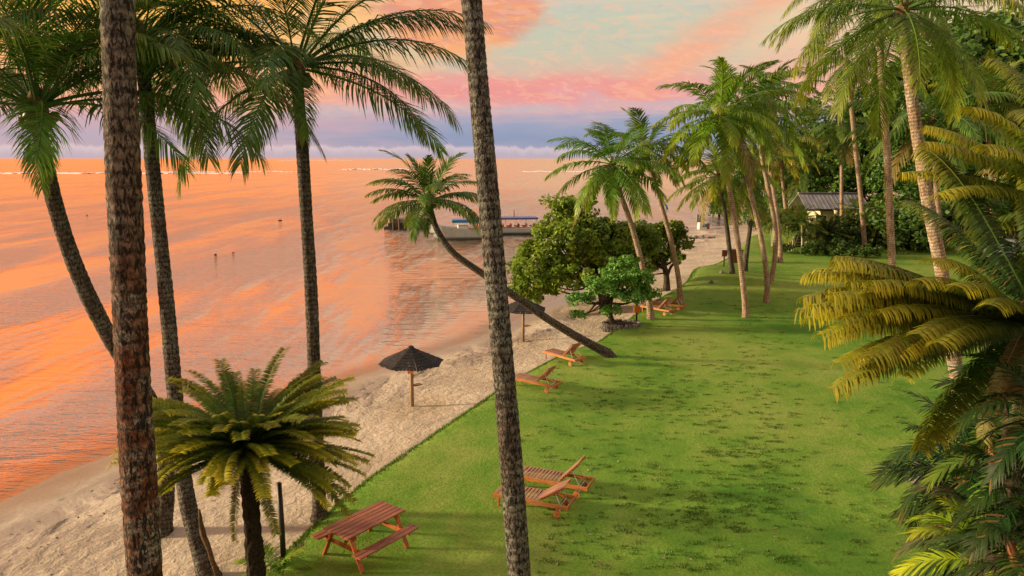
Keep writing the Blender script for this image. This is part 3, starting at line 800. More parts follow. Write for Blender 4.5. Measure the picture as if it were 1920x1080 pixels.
palm('yellow-green palm with the tallest trunk on open lawn, nearest of the four-palm row', [b] + [P(x, y, b.y + k) for x, y, k in ((1394, 540, 0), (1383, 450, 0), (1367, 350, 0), (1357, 285, 0), (1350, 225, 0))], 0.165, 0.12, 'bark_pale', 28, 0.92, YG2, 71, lo=-52, nuts=7)
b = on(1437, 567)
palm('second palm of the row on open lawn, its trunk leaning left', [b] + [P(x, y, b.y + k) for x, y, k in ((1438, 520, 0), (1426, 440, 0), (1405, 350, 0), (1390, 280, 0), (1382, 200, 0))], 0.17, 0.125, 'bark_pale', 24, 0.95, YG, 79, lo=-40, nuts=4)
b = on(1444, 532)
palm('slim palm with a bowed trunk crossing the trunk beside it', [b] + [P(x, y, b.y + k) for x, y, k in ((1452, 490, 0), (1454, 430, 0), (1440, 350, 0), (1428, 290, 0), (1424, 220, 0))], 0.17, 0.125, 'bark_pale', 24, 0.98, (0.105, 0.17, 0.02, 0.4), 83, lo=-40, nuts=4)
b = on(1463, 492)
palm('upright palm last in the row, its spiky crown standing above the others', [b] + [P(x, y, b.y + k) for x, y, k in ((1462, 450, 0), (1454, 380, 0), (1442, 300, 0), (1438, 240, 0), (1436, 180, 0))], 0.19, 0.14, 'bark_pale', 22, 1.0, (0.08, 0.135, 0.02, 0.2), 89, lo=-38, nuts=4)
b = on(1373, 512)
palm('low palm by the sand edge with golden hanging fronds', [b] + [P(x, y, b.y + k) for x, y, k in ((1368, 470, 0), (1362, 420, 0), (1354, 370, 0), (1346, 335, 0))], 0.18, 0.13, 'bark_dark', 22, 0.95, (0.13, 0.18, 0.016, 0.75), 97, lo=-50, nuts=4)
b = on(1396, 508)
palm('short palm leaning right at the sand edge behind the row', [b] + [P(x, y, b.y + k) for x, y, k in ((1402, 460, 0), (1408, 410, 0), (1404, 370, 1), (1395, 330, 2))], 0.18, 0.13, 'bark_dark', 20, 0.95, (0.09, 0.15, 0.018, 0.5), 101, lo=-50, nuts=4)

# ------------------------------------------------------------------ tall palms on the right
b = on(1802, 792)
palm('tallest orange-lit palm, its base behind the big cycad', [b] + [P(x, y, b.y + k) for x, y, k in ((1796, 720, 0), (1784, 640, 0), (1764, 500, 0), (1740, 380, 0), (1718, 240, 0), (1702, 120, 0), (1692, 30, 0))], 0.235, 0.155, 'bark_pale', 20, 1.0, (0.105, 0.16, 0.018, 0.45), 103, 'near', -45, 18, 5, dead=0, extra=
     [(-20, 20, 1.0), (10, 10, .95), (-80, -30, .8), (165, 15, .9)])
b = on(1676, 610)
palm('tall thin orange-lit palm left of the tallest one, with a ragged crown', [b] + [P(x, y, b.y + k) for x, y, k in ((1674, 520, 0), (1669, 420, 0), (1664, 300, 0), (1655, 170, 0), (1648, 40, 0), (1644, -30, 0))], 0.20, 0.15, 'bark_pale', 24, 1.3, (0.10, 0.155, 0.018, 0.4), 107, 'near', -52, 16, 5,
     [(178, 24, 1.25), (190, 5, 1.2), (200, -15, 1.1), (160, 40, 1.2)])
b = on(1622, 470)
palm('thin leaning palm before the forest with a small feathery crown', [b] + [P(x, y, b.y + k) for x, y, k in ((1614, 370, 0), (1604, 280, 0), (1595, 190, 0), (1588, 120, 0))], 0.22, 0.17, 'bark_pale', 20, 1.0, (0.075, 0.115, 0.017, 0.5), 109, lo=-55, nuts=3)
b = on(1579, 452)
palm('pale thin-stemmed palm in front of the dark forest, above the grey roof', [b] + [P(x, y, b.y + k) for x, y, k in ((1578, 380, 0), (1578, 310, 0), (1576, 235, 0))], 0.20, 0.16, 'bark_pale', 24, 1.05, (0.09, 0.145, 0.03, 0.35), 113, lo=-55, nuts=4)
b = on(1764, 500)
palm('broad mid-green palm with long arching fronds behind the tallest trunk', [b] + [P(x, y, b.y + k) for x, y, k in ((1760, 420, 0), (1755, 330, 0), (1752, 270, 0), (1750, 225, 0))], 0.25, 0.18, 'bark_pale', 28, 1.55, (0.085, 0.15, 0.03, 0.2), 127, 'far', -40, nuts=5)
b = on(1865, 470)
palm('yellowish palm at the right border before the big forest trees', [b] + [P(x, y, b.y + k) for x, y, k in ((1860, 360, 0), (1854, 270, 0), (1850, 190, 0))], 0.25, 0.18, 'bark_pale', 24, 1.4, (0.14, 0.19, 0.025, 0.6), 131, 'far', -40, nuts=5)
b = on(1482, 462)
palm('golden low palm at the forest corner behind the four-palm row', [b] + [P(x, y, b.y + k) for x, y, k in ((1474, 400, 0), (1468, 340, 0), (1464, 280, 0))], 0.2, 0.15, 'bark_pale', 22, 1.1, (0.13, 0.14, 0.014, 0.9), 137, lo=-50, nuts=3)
b = on(1530, 455); b = P(1524, 420, 93); b.z = gz(b.x, b.y)
palm('dark drooping palm low against the forest left of the grey roof', [b] + [P(x, y, b.y + k) for x, y, k in ((1522, 400, 0), (1518, 360, 0), (1514, 315, 0))], 0.22, 0.16, 'bark_dark', 22, 1.3, (0.055, 0.10, 0.02, 0.15), 139, lo=-50, nuts=3)
bb = Vector((15.6, 19.0, 0)); bb.z = gz(15.6, 19.0)
palm('palm just outside the right border, fronds entering at the top corner', [bb, bb + Vector((0, 0, 5)), bb + Vector((-.6, 0, 10)), bb + Vector((-1.3, 0, 14.3))], 0.2, 0.14, 'bark_pale', 18, 1.0, (0.07, 0.11, 0.016, 0.5), 149, 'near', -25, 14, 4)

# ------------------------------------------------------------------ cycads
def cycad(label, c, ground, n, s, color, seed, tr=0.17, lo=-62, extra=None, skip=None, dead=3, nmain=None, pw_=0.8, lean=(0, 0), hi=84, lib=None):
    lib = lib or CYC
    root = thing('cycad', label, 'cycad', ground, 0, 'cycads with feathery crowns')
    c = Vector(c) - Vector(ground)
    rg = random.Random(seed)
    pts = spline([Vector((-lean[0], -lean[1], -0.2)), c * 0.5 + Vector((lean[0] * .2, lean[1] * .2, 0)), c], 26)
    mb = MB(); mb.tube(pts, [tr * (1.1 - 0.15 * i / 25 + 0.09 * (i % 2)) for i in range(26)], 16, True, 0.22, seed)
    mb.build('trunk', 'cycad_bark', root)
    mb = MB(); mb.tube([c, c + Vector((0, 0, 0.1)), c + Vector((0, 0, 0.25)), c + Vector((0, 0, 0.36))], [tr * 0.9, tr * 0.85, tr * 0.5, 0.02], 10, True, 0.3, seed)
    mb.build('cone', 'cone_tan', root)
    crown(root, c + Vector((0, 0, 0.08)), lib, n, s, color, seed, lo, hi, 0.10, dead, 6, skip, pw_)
    for az_, el, sc_, cc in (extra or []):
        add_frond(root, lib, c + Vector((math.cos(R(az_)), math.sin(R(az_)), 0)) * 0.1, az_, el, sc_, cc, rg, rg.uniform(-8, 8))
    return root
c = P(462, 850, 13.0); g = Vector((c.x + 0.02, 13.1, 0)); g.z = gz(g.x, g.y)
cycad('round green cycad with golden tips on a dark stem, in front of the beach', c, g, 215, 1.06, (0.044, 0.088, 0.011, 1.3), 5, 0.15, -26, dead=0, pw_=1.0, hi=50, skip=lambda a, el: 205 < a < 335 and el < 6,
      extra=[(182, -2, 1.2, (0.09, 0.10, 0.012, 1.0)), (-50, -52, .8, (0.13, 0.12, 0.03, .1)), (-118, -70, .8, (0.15, 0.12, 0.05, .1))])
c2 = P(523, 905, 14.6); g2 = Vector((c2.x, 14.6, 0)); g2.z = gz(g2.x, g2.y)
mb = MB(); mb.tube([Vector((0, 0, -.2)), Vector((0.01, 0, .9)), Vector((0, 0, c2.z - g2.z))], [0.06, 0.055, 0.05], 10, True, 0.1)
o = mb.build('garden_post', 'black_metal', None, True, g2); tag(o, 'thin black post standing on the lawn edge under the golden-tipped cycad', 'post')
cA = P(1940, 600, 6.3); gAy = Vector((cA.x + .1, 6.4, 0)); gAy.z = gz(gAy.x, gAy.y)
DG = (0.030, 0.068, 0.012, 0.8)
YT = (0.038, 0.082, 0.011, 1.15)
side = lambda a, el: (130 < a < 225) or (200 < a < 345 and el < 12)
cycad('big dark cycad with yellow comb-like tips, spreading over the lawn at right', cA, gAy, 54, 0.84, DG, 15, 0.15, -66, dead=0, pw_=0.8, lib=COMB, skip=side,
      extra=[(178, 23, 0.85, YT), (171, 18, 0.87, YT), (184, 14, 0.88, YT), (176, 9, 0.90, YT), (190, 20, 0.79, YT), (182, 4, 0.90, YT), (187, -3, 0.87, YT), (168, 12, 0.92, DG), (196, 12, 0.78, YT), (200, 2, 0.77, YT),
             (183, -14, 0.87, (0.07, 0.09, 0.02, 0.7)), (160, 6, 0.92, DG), (204, 26, 0.74, YT), (196, 36, 0.69, YT), (150, 16, 0.92, DG), (212, 8, 0.74, DG), (174, 14, 0.83, DG), (180, 18, 0.78, DG), (186, 8, 0.83, DG),
             *[(150 + 7 * k, (16, -4, 24, 6, 12, -8, 20, 2, 10, 26)[k], (.86, .8, .82, .9, .84, .78, .8, .86, .76, .74)[k], DG if k % 3 else YT) for k in range(10)],
             (222, 22, 0.69, DG), (235, 34, 0.64, DG), (250, 40, 0.64, DG), (232, -60, 0.55, (0.12, 0.11, 0.04, .2)), (262, -72, 0.55, DG), (200, -66, 0.55, (0.2, 0.15, 0.06, .1))])
cB = P(2050, 385, 7.0); gBy = Vector((cB.x, 7.0, 0)); gBy.z = gz(gBy.x, gBy.y)
GB = (0.075, 0.13, 0.013, 1.15)
cycad('taller cycad at the right border with bright golden frond tips', cB, gBy, 40, 0.85, (0.07, 0.095, 0.012, 1.0), 25, 0.2, -60, dead=2, pw_=0.8, lib=COMB, skip=side,
      extra=[(178, 27, .82, GB), (184, 44, .8, GB), (172, 16, .82, GB), (190, 12, .8, GB), (196, 30, .75, GB), (165, 34, .8, GB)])
for lab, (px, py), hgt, s, cc, sd in (('dark far cycad in the bed before the slatted fence', (1548, 470), 1.5, 1.35, (0.035, 0.055, 0.012, 0.4), 35),
                                      ('far cycad glowing yellow at its top, left of the tall thin palm', (1640, 462), 1.9, 1.4, (0.09, 0.11, 0.012, 1.0), 45)):
    g = on(px, py)
    cycad(lab, g + Vector((0, 0, hgt)), g, 44, s, cc, sd, 0.16, -40, dead=0)

# ------------------------------------------------------------------ small palms of the right foreground
def small_palm(label, c, n, s, color, seed, ground=None, lo=-25, stem=True, cat='palm', hi=78):
    c = Vector(c)
    g = Vector((c.x + 0.15, c.y + 0.2, 0)); g.z = gz(g.x, g.y)
    root = thing('understory_palm', label, cat, g, 0, 'small palms under the big cycad')
    lc = c - g; rg = random.Random(seed)
    mb = MB(); mb.tube(spline([Vector((0, 0, -.2)), lc * 0.55 + Vector((0.1, 0, 0)), lc], 12), [0.06 - 0.02 * i / 11 for i in range(12)], 9, True, 0.15, seed)
    mb.build('stem', 'sheath_brown' if seed % 2 else 'bark_dark', root, True)
    for k in range(3):
        a = rg.uniform(0, 6.28); p = lc + Vector((0.05 * math.cos(a), 0.05 * math.sin(a), -0.25 - 0.1 * k))
        mb = MB(); mb.tube([p, p + Vector((.05 * math.cos(a), .05 * math.sin(a), .18)), p + Vector((.13 * math.cos(a), .13 * math.sin(a), .33)), p + Vector((.16 * math.cos(a), .16 * math.sin(a), .42))], [0.03, 0.055, 0.04, 0.008], 7, True, 0.15, k)
        mb.build('leaf_sheath', 'sheath_brown', root, True)
    crown(root, lc, SMALL, n, s, color, seed, lo, hi, 0.03, 0, 10)
    return root
DK = (0.018, 0.050, 0.012, 0.08)
small_palm('dark glossy small palm under the big cycad, its leaves reaching over the lawn', P(1828, 868, 8.0), 18, 0.74, DK, 3)
small_palm('dark small palm with pale fronds, above the black stones', P(1805, 905, 8.4), 16, 0.78, (0.03, 0.06, 0.018, 0.15), 5, lo=-40)
small_palm('shaded small palm behind the other plants at the right border', P(1918, 815, 8.8), 20, 0.85, DK, 7, lo=-40)
small_palm('small palm with light green curling leaves near the right border', P(1895, 860, 7.0), 12, 0.62, (0.10, 0.16, 0.02, 0.3), 9)
small_palm('shaded small palm with brown sheathed stem, low at the right border', P(1895, 965, 7.4), 20, 0.75, DK, 11, lo=-45)
small_palm('small palm with dry fan-like leaves at the bottom right', P(1862, 990, 7.2), 12, 0.7, (0.10, 0.10, 0.05, 0.1), 13, lo=-60)
small_palm('bright yellow-green small palm at the very bottom right', P(1872, 1060, 6.6), 11, 0.72, (0.22, 0.28, 0.012, 1.0), 15, lo=0)
small_palm('dense dark palm filling the bottom right corner', P(1945, 1040, 7.8), 22, 0.95, DK, 17, lo=-40)
small_palm('dark small palm in the shade below the yellow comb-like fronds', P(1935, 770, 9.0), 18, 0.72, DK, 19, lo=-45)
small_palm('dark small palm hiding the stem of the big cycad at the right border', P(1965, 780, 5.6), 18, 0.55, DK, 21, lo=-50)
small_palm('dark small palm low in front of the big cycad stem', P(1935, 930, 5.7), 18, 0.52, DK, 23, lo=-50)
small_palm('dark small palm in the corner in front of the big cycad stem', P(1945, 1065, 5.4), 16, 0.55, (0.03, 0.06, 0.014, .15), 25, lo=-40)
# fern at the bottom, left of the picnic table
g = on(512, 1082)
root = thing('fern', 'bright green fern by the picnic table at the bottom edge', 'fern', g)
rg = random.Random(4)
for i in range(13):
    add_frond(root, SMALL, Vector((0, 0, 0.02)), i * 137.5, 68 - 3.2 * i + rg.uniform(-6, 6), 0.66, (0.16, 0.27, 0.02, 0.5), rg)
# dried frond base hanging behind the cycad
b = P(378, 965, 13.9)
g = Vector((b.x + .2, 13.8, 0)); g.z = gz(g.x, g.y)
mb = MB(); pts = spline([g + Vector((0.15, 0, 0.0)), P(395, 1040, 13.8), P(378, 990, 13.9), P(374, 955, 13.9)], 14)
mb.tube([p - g for p in pts], [0.015 + 0.04 * math.sin(PI * i / 13) for i in range(14)], 7, True, 0.45, 3)
o = mb.build('dried_frond_base', 'fibre', None, True, g); tag(o, 'curled brown dried frond base leaning against the grey palm', 'dead frond')

# ------------------------------------------------------------------ broadleaf trees
def leaf_cloud(centres, rad, per, size, seed, up=0.6, aspect=0.55):
    rs = np.random.RandomState(seed)
    C = np.repeat(np.asarray(centres, float), per, axis=0); n = len(C)
    dirs = rs.normal(size=(n, 3)); dirs /= np.linalg.norm(dirs, axis=1)[:, None]
    rr = np.repeat(np.asarray(rad, float), per) * (0.35 + 0.65 * rs.rand(n) ** 0.5)
    Pn = C + dirs * rr[:, None] * np.array([1, 1, 0.75])
    N = dirs * 0.7 + rs.normal(size=(n, 3)) * 0.6 + np.array([0, 0, up]); N /= np.linalg.norm(N, axis=1)[:, None]
    A = np.cross(N, rs.normal(size=(n, 3))); A /= np.linalg.norm(A, axis=1)[:, None]
    B = np.cross(N, A)
    s = size * (0.6 + 0.7 * rs.rand(n))[:, None]
    tip = Pn + A * s - N * s * 0.15
    V = np.stack([Pn - A * s, Pn + B * s * aspect, tip, Pn - B * s * aspect], 1)
    hgt = (Pn[:, 2] - C[:, 2]) / np.maximum(rr, .01)
    rnd = np.clip(0.5 * rs.rand(n) + 0.5 * rs.rand(n), 0, 1)
    return V, n, np.repeat(rnd, 4)
def envelope(blobs, n, seed, shell=0.55, low=-0.6):
    rs = random.Random(seed); out_ = []
    vol = [b_[3] * b_[4] * b_[5] for b_ in blobs]
    while len(out_) < n:
        b_ = rs.choices(blobs, [v ** 0.67 for v in vol])[0]
        a = rs.uniform(0, 2 * PI); z = rs.uniform(low, 1.0); q = math.sqrt(max(0, 1 - z * z)); r = shell + (1 - shell) * rs.random() ** 0.6
        out_.append((b_[0] + b_[3] * q * math.cos(a) * r, b_[1] + b_[4] * q * math.sin(a) * r, b_[2] + b_[5] * z * r))
    return out_
def tree_parts(blobs, n_cl, cl_r, per, size, seed, leafm, trunk_pts, r0, r1, n_limb, up=0.6, aspect=0.55, shell=0.55, low=-0.6, limb_from=0.55):
    cs_ = envelope(blobs, n_cl, seed, shell, low)
    rs = random.Random(seed + 1)
    V, n, rnd = leaf_cloud(cs_, [cl_r * rs.uniform(0.6, 1.25) for _ in cs_], per, size, seed, up, aspect)
    crown_me = quads_mesh('crown', V, n, leafm, {'rnd': rnd})
    tp = spline(trunk_pts, 12)
    mb = MB(); mb.tube(tp, [(r0 + (r1 - r0) * i / 11) * (1 + .5 * math.exp(-i * 1.2)) for i in range(12)], 10, True, 0.12, seed)
    for k in range(n_limb):
        q = rs.choice(cs_); s = tp[min(11, int(11 * rs.uniform(limb_from, 1.0)))]
        q = Vector(q); mid = s.lerp(q, 0.5) + Vector((rs.uniform(-.3, .3), rs.uniform(-.3, .3), -0.12 * (q - s).length))
        rr = r1 * rs.uniform(0.35, 0.75)
        mb.tube(spline([s, mid, q], 7), [rr * (1 - 0.75 * i / 6) for i in range(7)], 6, False)
    return crown_me, mb.mesh('trunk', 'bark_tree', True)
def tree(name, label, g, cm, tm, rz=0.0, s=1.0, group=None, cat='tree'):
    root = thing(name, label, cat, g, rz, group)
    ob('crown', cm, root, scale=s); ob('trunk', tm, root, scale=s)
    return root
# big dark tree on the beach edge
g = on(1140, 592)
def loc(px, py, Y): return P(px, py, Y) - g
Y0 = g.y
bl = []
for px, py, dy, rx, rz_ in ((1075, 405, 3, 1.5, 1.2), (1060, 450, 2, 2.6, 1.4), (1010, 500, 1, 1.7, 1.25), (1125, 455, 3, 2.2, 1.5), (1185, 450, 4, 1.7, 1.2), (1100, 510, 0.5, 2.6, 1.1), (1000, 540, 0.5, 1.3, 0.7), (1160, 505, 3, 1.9, 1.2), (1052, 390, 3, .9, .6)):
    q = loc(px, py, Y0 + dy + 1.5); bl.append((q.x, q.y, q.z, rx, rx, rz_))
cm, tm = tree_parts(bl, 460, 0.55, 66, 0.15, 3, 'dark_leaf', [Vector((0, 1.2, -.2)), Vector((-.2, 1.6, 1.0)), Vector((-.7, 2.2, 2.2))], 0.28, 0.2, 26, shell=0.5, low=-0.8)
tree('beach_tree', 'large rounded dark green tree with glossy leaves between beach and lawn', g, cm, tm)
# smaller tree with forked trunk right behind it
g = on(1250, 545); Y0 = g.y
bl = []
for px, py, dy, rx, rz_ in ((1225, 440, 1, 1.5, 0.9), (1255, 430, 1, 1.0, 0.6), (1215, 490, 1, 1.3, 0.8), (1285, 455, 0.5, 0.55, 0.3), (1260, 480, 0, 0.7, .5)):
    q = loc(px, py, Y0 + dy); bl.append((q.x, q.y, q.z, rx, rx, rz_))
cm, tm = tree_parts(bl, 120, 0.45, 60, 0.15, 13, 'dark_leaf', [Vector((0, 0, -.2)), loc(1249, 515, Y0), loc(1240, 480, Y0)], 0.24, 0.14, 10, low=-0.8)
r_ = tree('forked_tree', 'smaller dark tree with forked black trunk at the sand edge beside a palm', g, cm, tm)
mb = MB(); mb.tube(spline([loc(1250, 522, Y0), loc(1258, 500, Y0), loc(1272, 490, Y0), loc(1286, 478, Y0)], 10), [0.11, .1, .1, .09, .09, .08, .07, .06, .05, .03], 7, False)
mb.build('branch', 'bark_tree', r_, True)
# light green tree in the stone bed
g = on(1156, 618); Y0 = g.y
bl = []
for px, py, dy, rx, rz_ in ((1165, 512, 0.2, 1.15, 0.42), (1195, 520, 0, 0.9, 0.4), (1120, 535, -.2, 1.0, 0.42), (1090, 560, -.4, .65, .34), (1180, 555, -.4, 0.9, 0.36), (1210, 548, 0.3, 0.7, 0.4), (1085, 590, -.6, .38, .2), (1170, 490, .5, .8, .25), (1145, 580, -.5, .5, .2)):
    q = loc(px, py, Y0 + dy); bl.append((q.x, q.y, q.z, rx, rx * .9, rz_))
cm, tm = tree_parts(bl, 200, 0.28, 46, 0.09, 23, 'light_leaf', [Vector((0, 0, -.1)), loc(1143, 588, Y0), loc(1146, 560, Y0), loc(1160, 540, Y0)], 0.17, 0.10, 20, up=0.9, shell=0.4, low=-0.7)
r_ = tree('flowering_tree', 'small light green spreading tree growing in a ring of stones', g, cm, tm)
mb = MB()
mb.tube(spline([loc(1146, 565, Y0), loc(1122, 566, Y0 - .2), loc(1104, 585, Y0 - .4), loc(1086, 596, Y0 - .5)], 9), [.07, .07, .06, .06, .05, .05, .04, .03, .02], 7, False)
mb.tube(spline([loc(1146, 560, Y0), loc(1130, 552, Y0), loc(1100, 552, Y0)], 7), [.08, .07, .06, .05, .04, .03, .02], 7, False)
mb.build('limb', 'bark_tree', r_, True)
# stone ring
root = thing('stone_planter', 'low ring of rough grey stones around the foot of the light green tree', 'planter', g)
rg = random.Random(8); stones = []
for k in range(5):
    V = []; 
    bmv = [(math.cos(a) * math.cos(b_), math.sin(a) * math.cos(b_), math.sin(b_)) for b_ in (-1.2, -.45, .35, 1.1) for a in [2 * PI * j / 7 + b_ for j in range(7)]]
    V = [tuple(c_ * (0.8 + 0.4 * rg.random()) for c_ in v) for v in bmv]
    Fc = [(i * 7 + j, i * 7 + (j + 1) % 7, (i + 1) * 7 + (j + 1) % 7, (i + 1) * 7 + j) for i in range(3) for j in range(7)] + [tuple(range(6, -1, -1)), tuple(range(21, 28))]
    stones.append(mesh_from('stone', V, Fc, 'stone'))
def stone(parent, p, s):
    ob('stone', rg.choice(stones), parent, p, (rg.uniform(0, 6), rg.uniform(0, 6), rg.uniform(0, 6)), (s * rg.uniform(.85, 1.3), s * rg.uniform(.8, 1.1), s * rg.uniform(.65, .95)))
for row in range(3):
    for i in range(34):
        a = 2 * PI * (i + 0.5 * row) / 34 + rg.uniform(-.05, .05); k = 1 - 0.04 * row
        stone(root, (0.28 + 1.02 * k * math.cos(a), 0.15 + 0.78 * k * math.sin(a), 0.03 + 0.12 * row), 0.105)
poly = [(0.28 + 0.92 * math.cos(2 * PI * i / 24), 0.15 + 0.7 * math.sin(2 * PI * i / 24)) for i in range(24)]
mb = MB(); mb.prism(poly, -0.1, 0.26); mb.build('soil', 'soil', root)
# black stones by the right plants
g = on(1722, 905)
root = thing('rock_pile', 'small pile of dark boulders on the lawn under the shaded palms', 'rocks', g)
for p_, s in (((-.05, 0, .12), .2), ((.15, .1, .16), .22), ((.05, .12, .38), .17), ((-.02, .05, .52), .12), ((.32, 0, .1), .17), ((.5, -.1, .1), .16), ((.3, .2, .3), .16)):
    o = ob('stone', rg.choice(stones), root, p_, (rg.uniform(0, 6), rg.uniform(0, 6), rg.uniform(0, 6)), s)
    o.data = o.data
# ------------------------------------------------------------------ forest
FT = []
for k, (bl, H) in enumerate((([(0, 0, 10.5, 4.5, 4.5, 3), (2.5, 0, 8, 3, 3, 2.2), (-3, 1, 8.5, 3, 3, 2.2), (0, -1, 6, 3.6, 3.4, 2.4), (0.5, 0, 13, 2.6, 2.6, 1.6)], 12),
                             ([(0, 0, 11, 3.2, 3.2, 3.4), (1.5, -1, 7.5, 3.4, 3, 2.6), (-1.8, 0, 8, 2.8, 2.8, 2.6), (0, -1, 4.5, 3.4, 3, 2.4)], 12),
                             ([(0, 0, 12, 5.4, 5, 1.6), (-3.4, 0, 10, 2.8, 2.8, 1.3), (3.6, 0, 10.6, 2.8, 2.8, 1.3), (1, -1, 13.6, 2.8, 2.8, 1.1), (-1, -1, 7.2, 2.6, 2.4, 1.3)], 12))):
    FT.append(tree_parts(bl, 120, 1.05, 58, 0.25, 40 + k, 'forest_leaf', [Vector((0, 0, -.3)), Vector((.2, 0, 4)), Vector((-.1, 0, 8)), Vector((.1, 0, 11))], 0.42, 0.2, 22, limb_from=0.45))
def ftree(label, px, Y, pytop, kind, rz, wide=1.0):
    p = P(px, pytop, Y); x = p.x
    z0 = gz(x, Y); s = (p.z - z0) / 14.2
    r = thing('forest_tree', label, 'tree', (x, Y, z0), rz, 'forest trees behind the resort')
    cm, tm = FT[kind]
    for o in (ob('crown', cm, r), ob('trunk', tm, r)): o.scale = (s * wide, s * wide, s)
for a in (('flat-topped dark tree at the left end of the forest skyline', 1505, 108, 205, 1, 0.3, 1.1),
          ('rounded forest tree above the grey roof, left of the thin leaning palm', 1556, 100, 178, 0, 1.2, 1.0),
          ('forest tree showing between the thin leaning palm and the tall thin palm', 1636, 96, 165, 0, 2.2, 1.0),
          ('tall forest tree behind the trunk of the tallest palm', 1716, 92, 128, 1, 0.9, 1.1),
          ('spreading tree with bare limbs, high on the skyline right of the tallest palm', 1795, 86, 78, 2, 0.4, 1.0),
          ('highest forest tree with layered umbrella crown, top right', 1868, 80, 36, 2, 2.6, 1.05),
          ('dense forest tree at the right border below the layered crown', 1930, 74, 110, 0, 3.6, 1.1),
          ('lower bushy forest tree beside the yellowish palm', 1800, 78, 190, 0, 4.4, 1.0),
          ('dark forest tree filling the gap below the drooping palm', 1492, 112, 262, 1, 5.0, 1.2),
          ('dark bushy tree standing right behind the broad mid-green palm', 1722, 82, 235, 1, 5.4, 1.2),
          ('tree behind the low golden palm at the end of the sand', 1420, 118, 290, 0, 0.8, 1.1),
          ('dense tree at the beach end behind the low palm', 1352, 122, 345, 0, 1.9, 1.2),
          ('dark tree between the pale thin-stemmed palm and the grey roof', 1600, 90, 270, 1, 2.9, 1.3)):
    ftree(*a)
# the lower wall of leaves, one mass
rg = random.Random(77); cs_ = []
for i in range(520):
    px = rg.uniform(1395, 2050); Y = rg.uniform(92, 110); z = rg.uniform(0.3, 8.0) * (1.0 if px > 1480 else 0.5)
    p = P(px, 400, Y); cs_.append((p.x, Y, z))
for i in range(110):
    px = rg.uniform(1640, 2050); Y = rg.uniform(66, 74); p = P(px, 400, Y); 
    if 1760 < px: z = rg.uniform(3.4, 6.5)
    else: z = rg.uniform(0.3, 4.5)
    cs_.append((p.x, Y, z))
V, n, rnd = leaf_cloud(cs_, [rg.uniform(.9, 1.7) for _ in cs_], 46, 0.25, 77)
o = ob('forest_undergrowth', quads_mesh('forest_undergrowth', V, n, 'forest_leaf', {'rnd': rnd})); o['kind'] = 'stuff'
# garden shrubs at the end of the lawn
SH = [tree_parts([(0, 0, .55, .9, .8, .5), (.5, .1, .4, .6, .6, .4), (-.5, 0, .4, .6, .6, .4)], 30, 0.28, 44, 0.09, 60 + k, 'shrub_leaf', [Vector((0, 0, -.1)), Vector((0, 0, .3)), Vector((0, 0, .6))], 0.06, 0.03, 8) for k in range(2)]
for i, (lab, px, py, s) in enumerate((('round light shrub at the lawn end by the cane palms', 1528, 478, 1.2), ('low shrub left of the slatted fence', 1472, 474, 1.0),
                                      ('shrub under the dark far cycad', 1572, 480, 1.3), ('tall leafy shrub behind the tall thin palm', 1690, 462, 3.2),
                                      ('leafy shrub between the tall thin palm and the tallest palm', 1726, 470, 2.6), ('low shrub at the foot of the far yellow cycad', 1622, 484, 1.3), ('bushy shrub hiding the wall below the grey roof', 1585, 462, 2.6), ('dark shrub against the wall behind the slatted fence', 1522, 456, 2.4), ('broad shrub between the lantern and the slatted fence', 1548, 458, 2.2), ('shrub at the right end of the grey roof', 1640, 455, 3.0))):
    g = on(px, py); cm, tm = SH[i % 2]
    tree('shrub', lab, g, cm, tm, i * 1.3, s, 'garden shrubs at the lawn end', 'shrub')
# cane palms
def cane_palm(label, px, py, n, seed, h=2.6, s=1.5, color=(0.07, 0.11, 0.02, 0.4)):
    g = on(px, py); root = thing('cane_palm', label, 'palm', g, 0, 'clumping cane palms in the far beds')
    rg = random.Random(seed)
    for i in range(n):
        a = rg.uniform(0, 6.28); r = rg.uniform(0.1, 0.5); hh_ = h * rg.uniform(.7, 1.1)
        p0 = Vector((r * math.cos(a), r * math.sin(a), -.1)); p1 = p0 * 2.0 + Vector((0, 0, hh_))
        mb = MB(); mb.tube(spline([p0, (p0 + p1) / 2 - Vector((math.cos(a), math.sin(a), 0)) * .1, p1], 8), [.055, .05, .045, .045, .04, .04, .04, .035], 7, False)
        mb.build('cane', 'cane', root, True)
        for k in range(5):
            kk = rg.uniform(.7, 1.2)
            add_frond(root, SMALL, p1, rg.uniform(0, 360), 72 - 17 * k + rg.uniform(-8, 8), s * rg.uniform(.8, 1.1), (color[0] * kk, color[1] * kk, color[2] * kk, color[3]), rg)
cane_palm('clump of cane palms with pale stems left of the slatted fence', 1478, 470, 6, 3)
cane_palm('clump of cane palms with splayed pale stems before the slatted fence', 1507, 474, 7, 5, 2.8)
cane_palm('cane palm clump hiding the left end of the grey roofed building', 1496, 462, 6, 15, 2.6)
cane_palm('cane palms beside the grey roof, glowing green', 1612, 458, 6, 7, 3.6, 1.6, (0.11, 0.16, 0.02, .6))
cane_palm('cane palm clump in front of the dark carport, nearest the broad palm', 1800, 470, 7, 9, 3.2)
cane_palm('cane palm clump in front of the carport at the right border', 1885, 468, 8, 11, 3.2)
cane_palm('small cane palm at the lawn corner behind the palm row', 1452, 462, 5, 13, 2.2)

# ------------------------------------------------------------------ buildings
p0 = G(1478, 430, 0); Yb = 84.0
xl = P(1508, 400, Yb).x; xr = P(1628, 400, Yb).x
root = thing('grey_roofed_building', 'low cream building with grey sheet roof behind the garden bed', 'building', ((xl + xr) / 2, Yb, 0))
W = xr - xl; z_e, z_r = 2.95, 4.55
mb = MB(); mb.box((.6, 2.2, 1.45), (W - 2.6, 4.0, 2.9)); mb.build('wall', 'cream_wall', root)
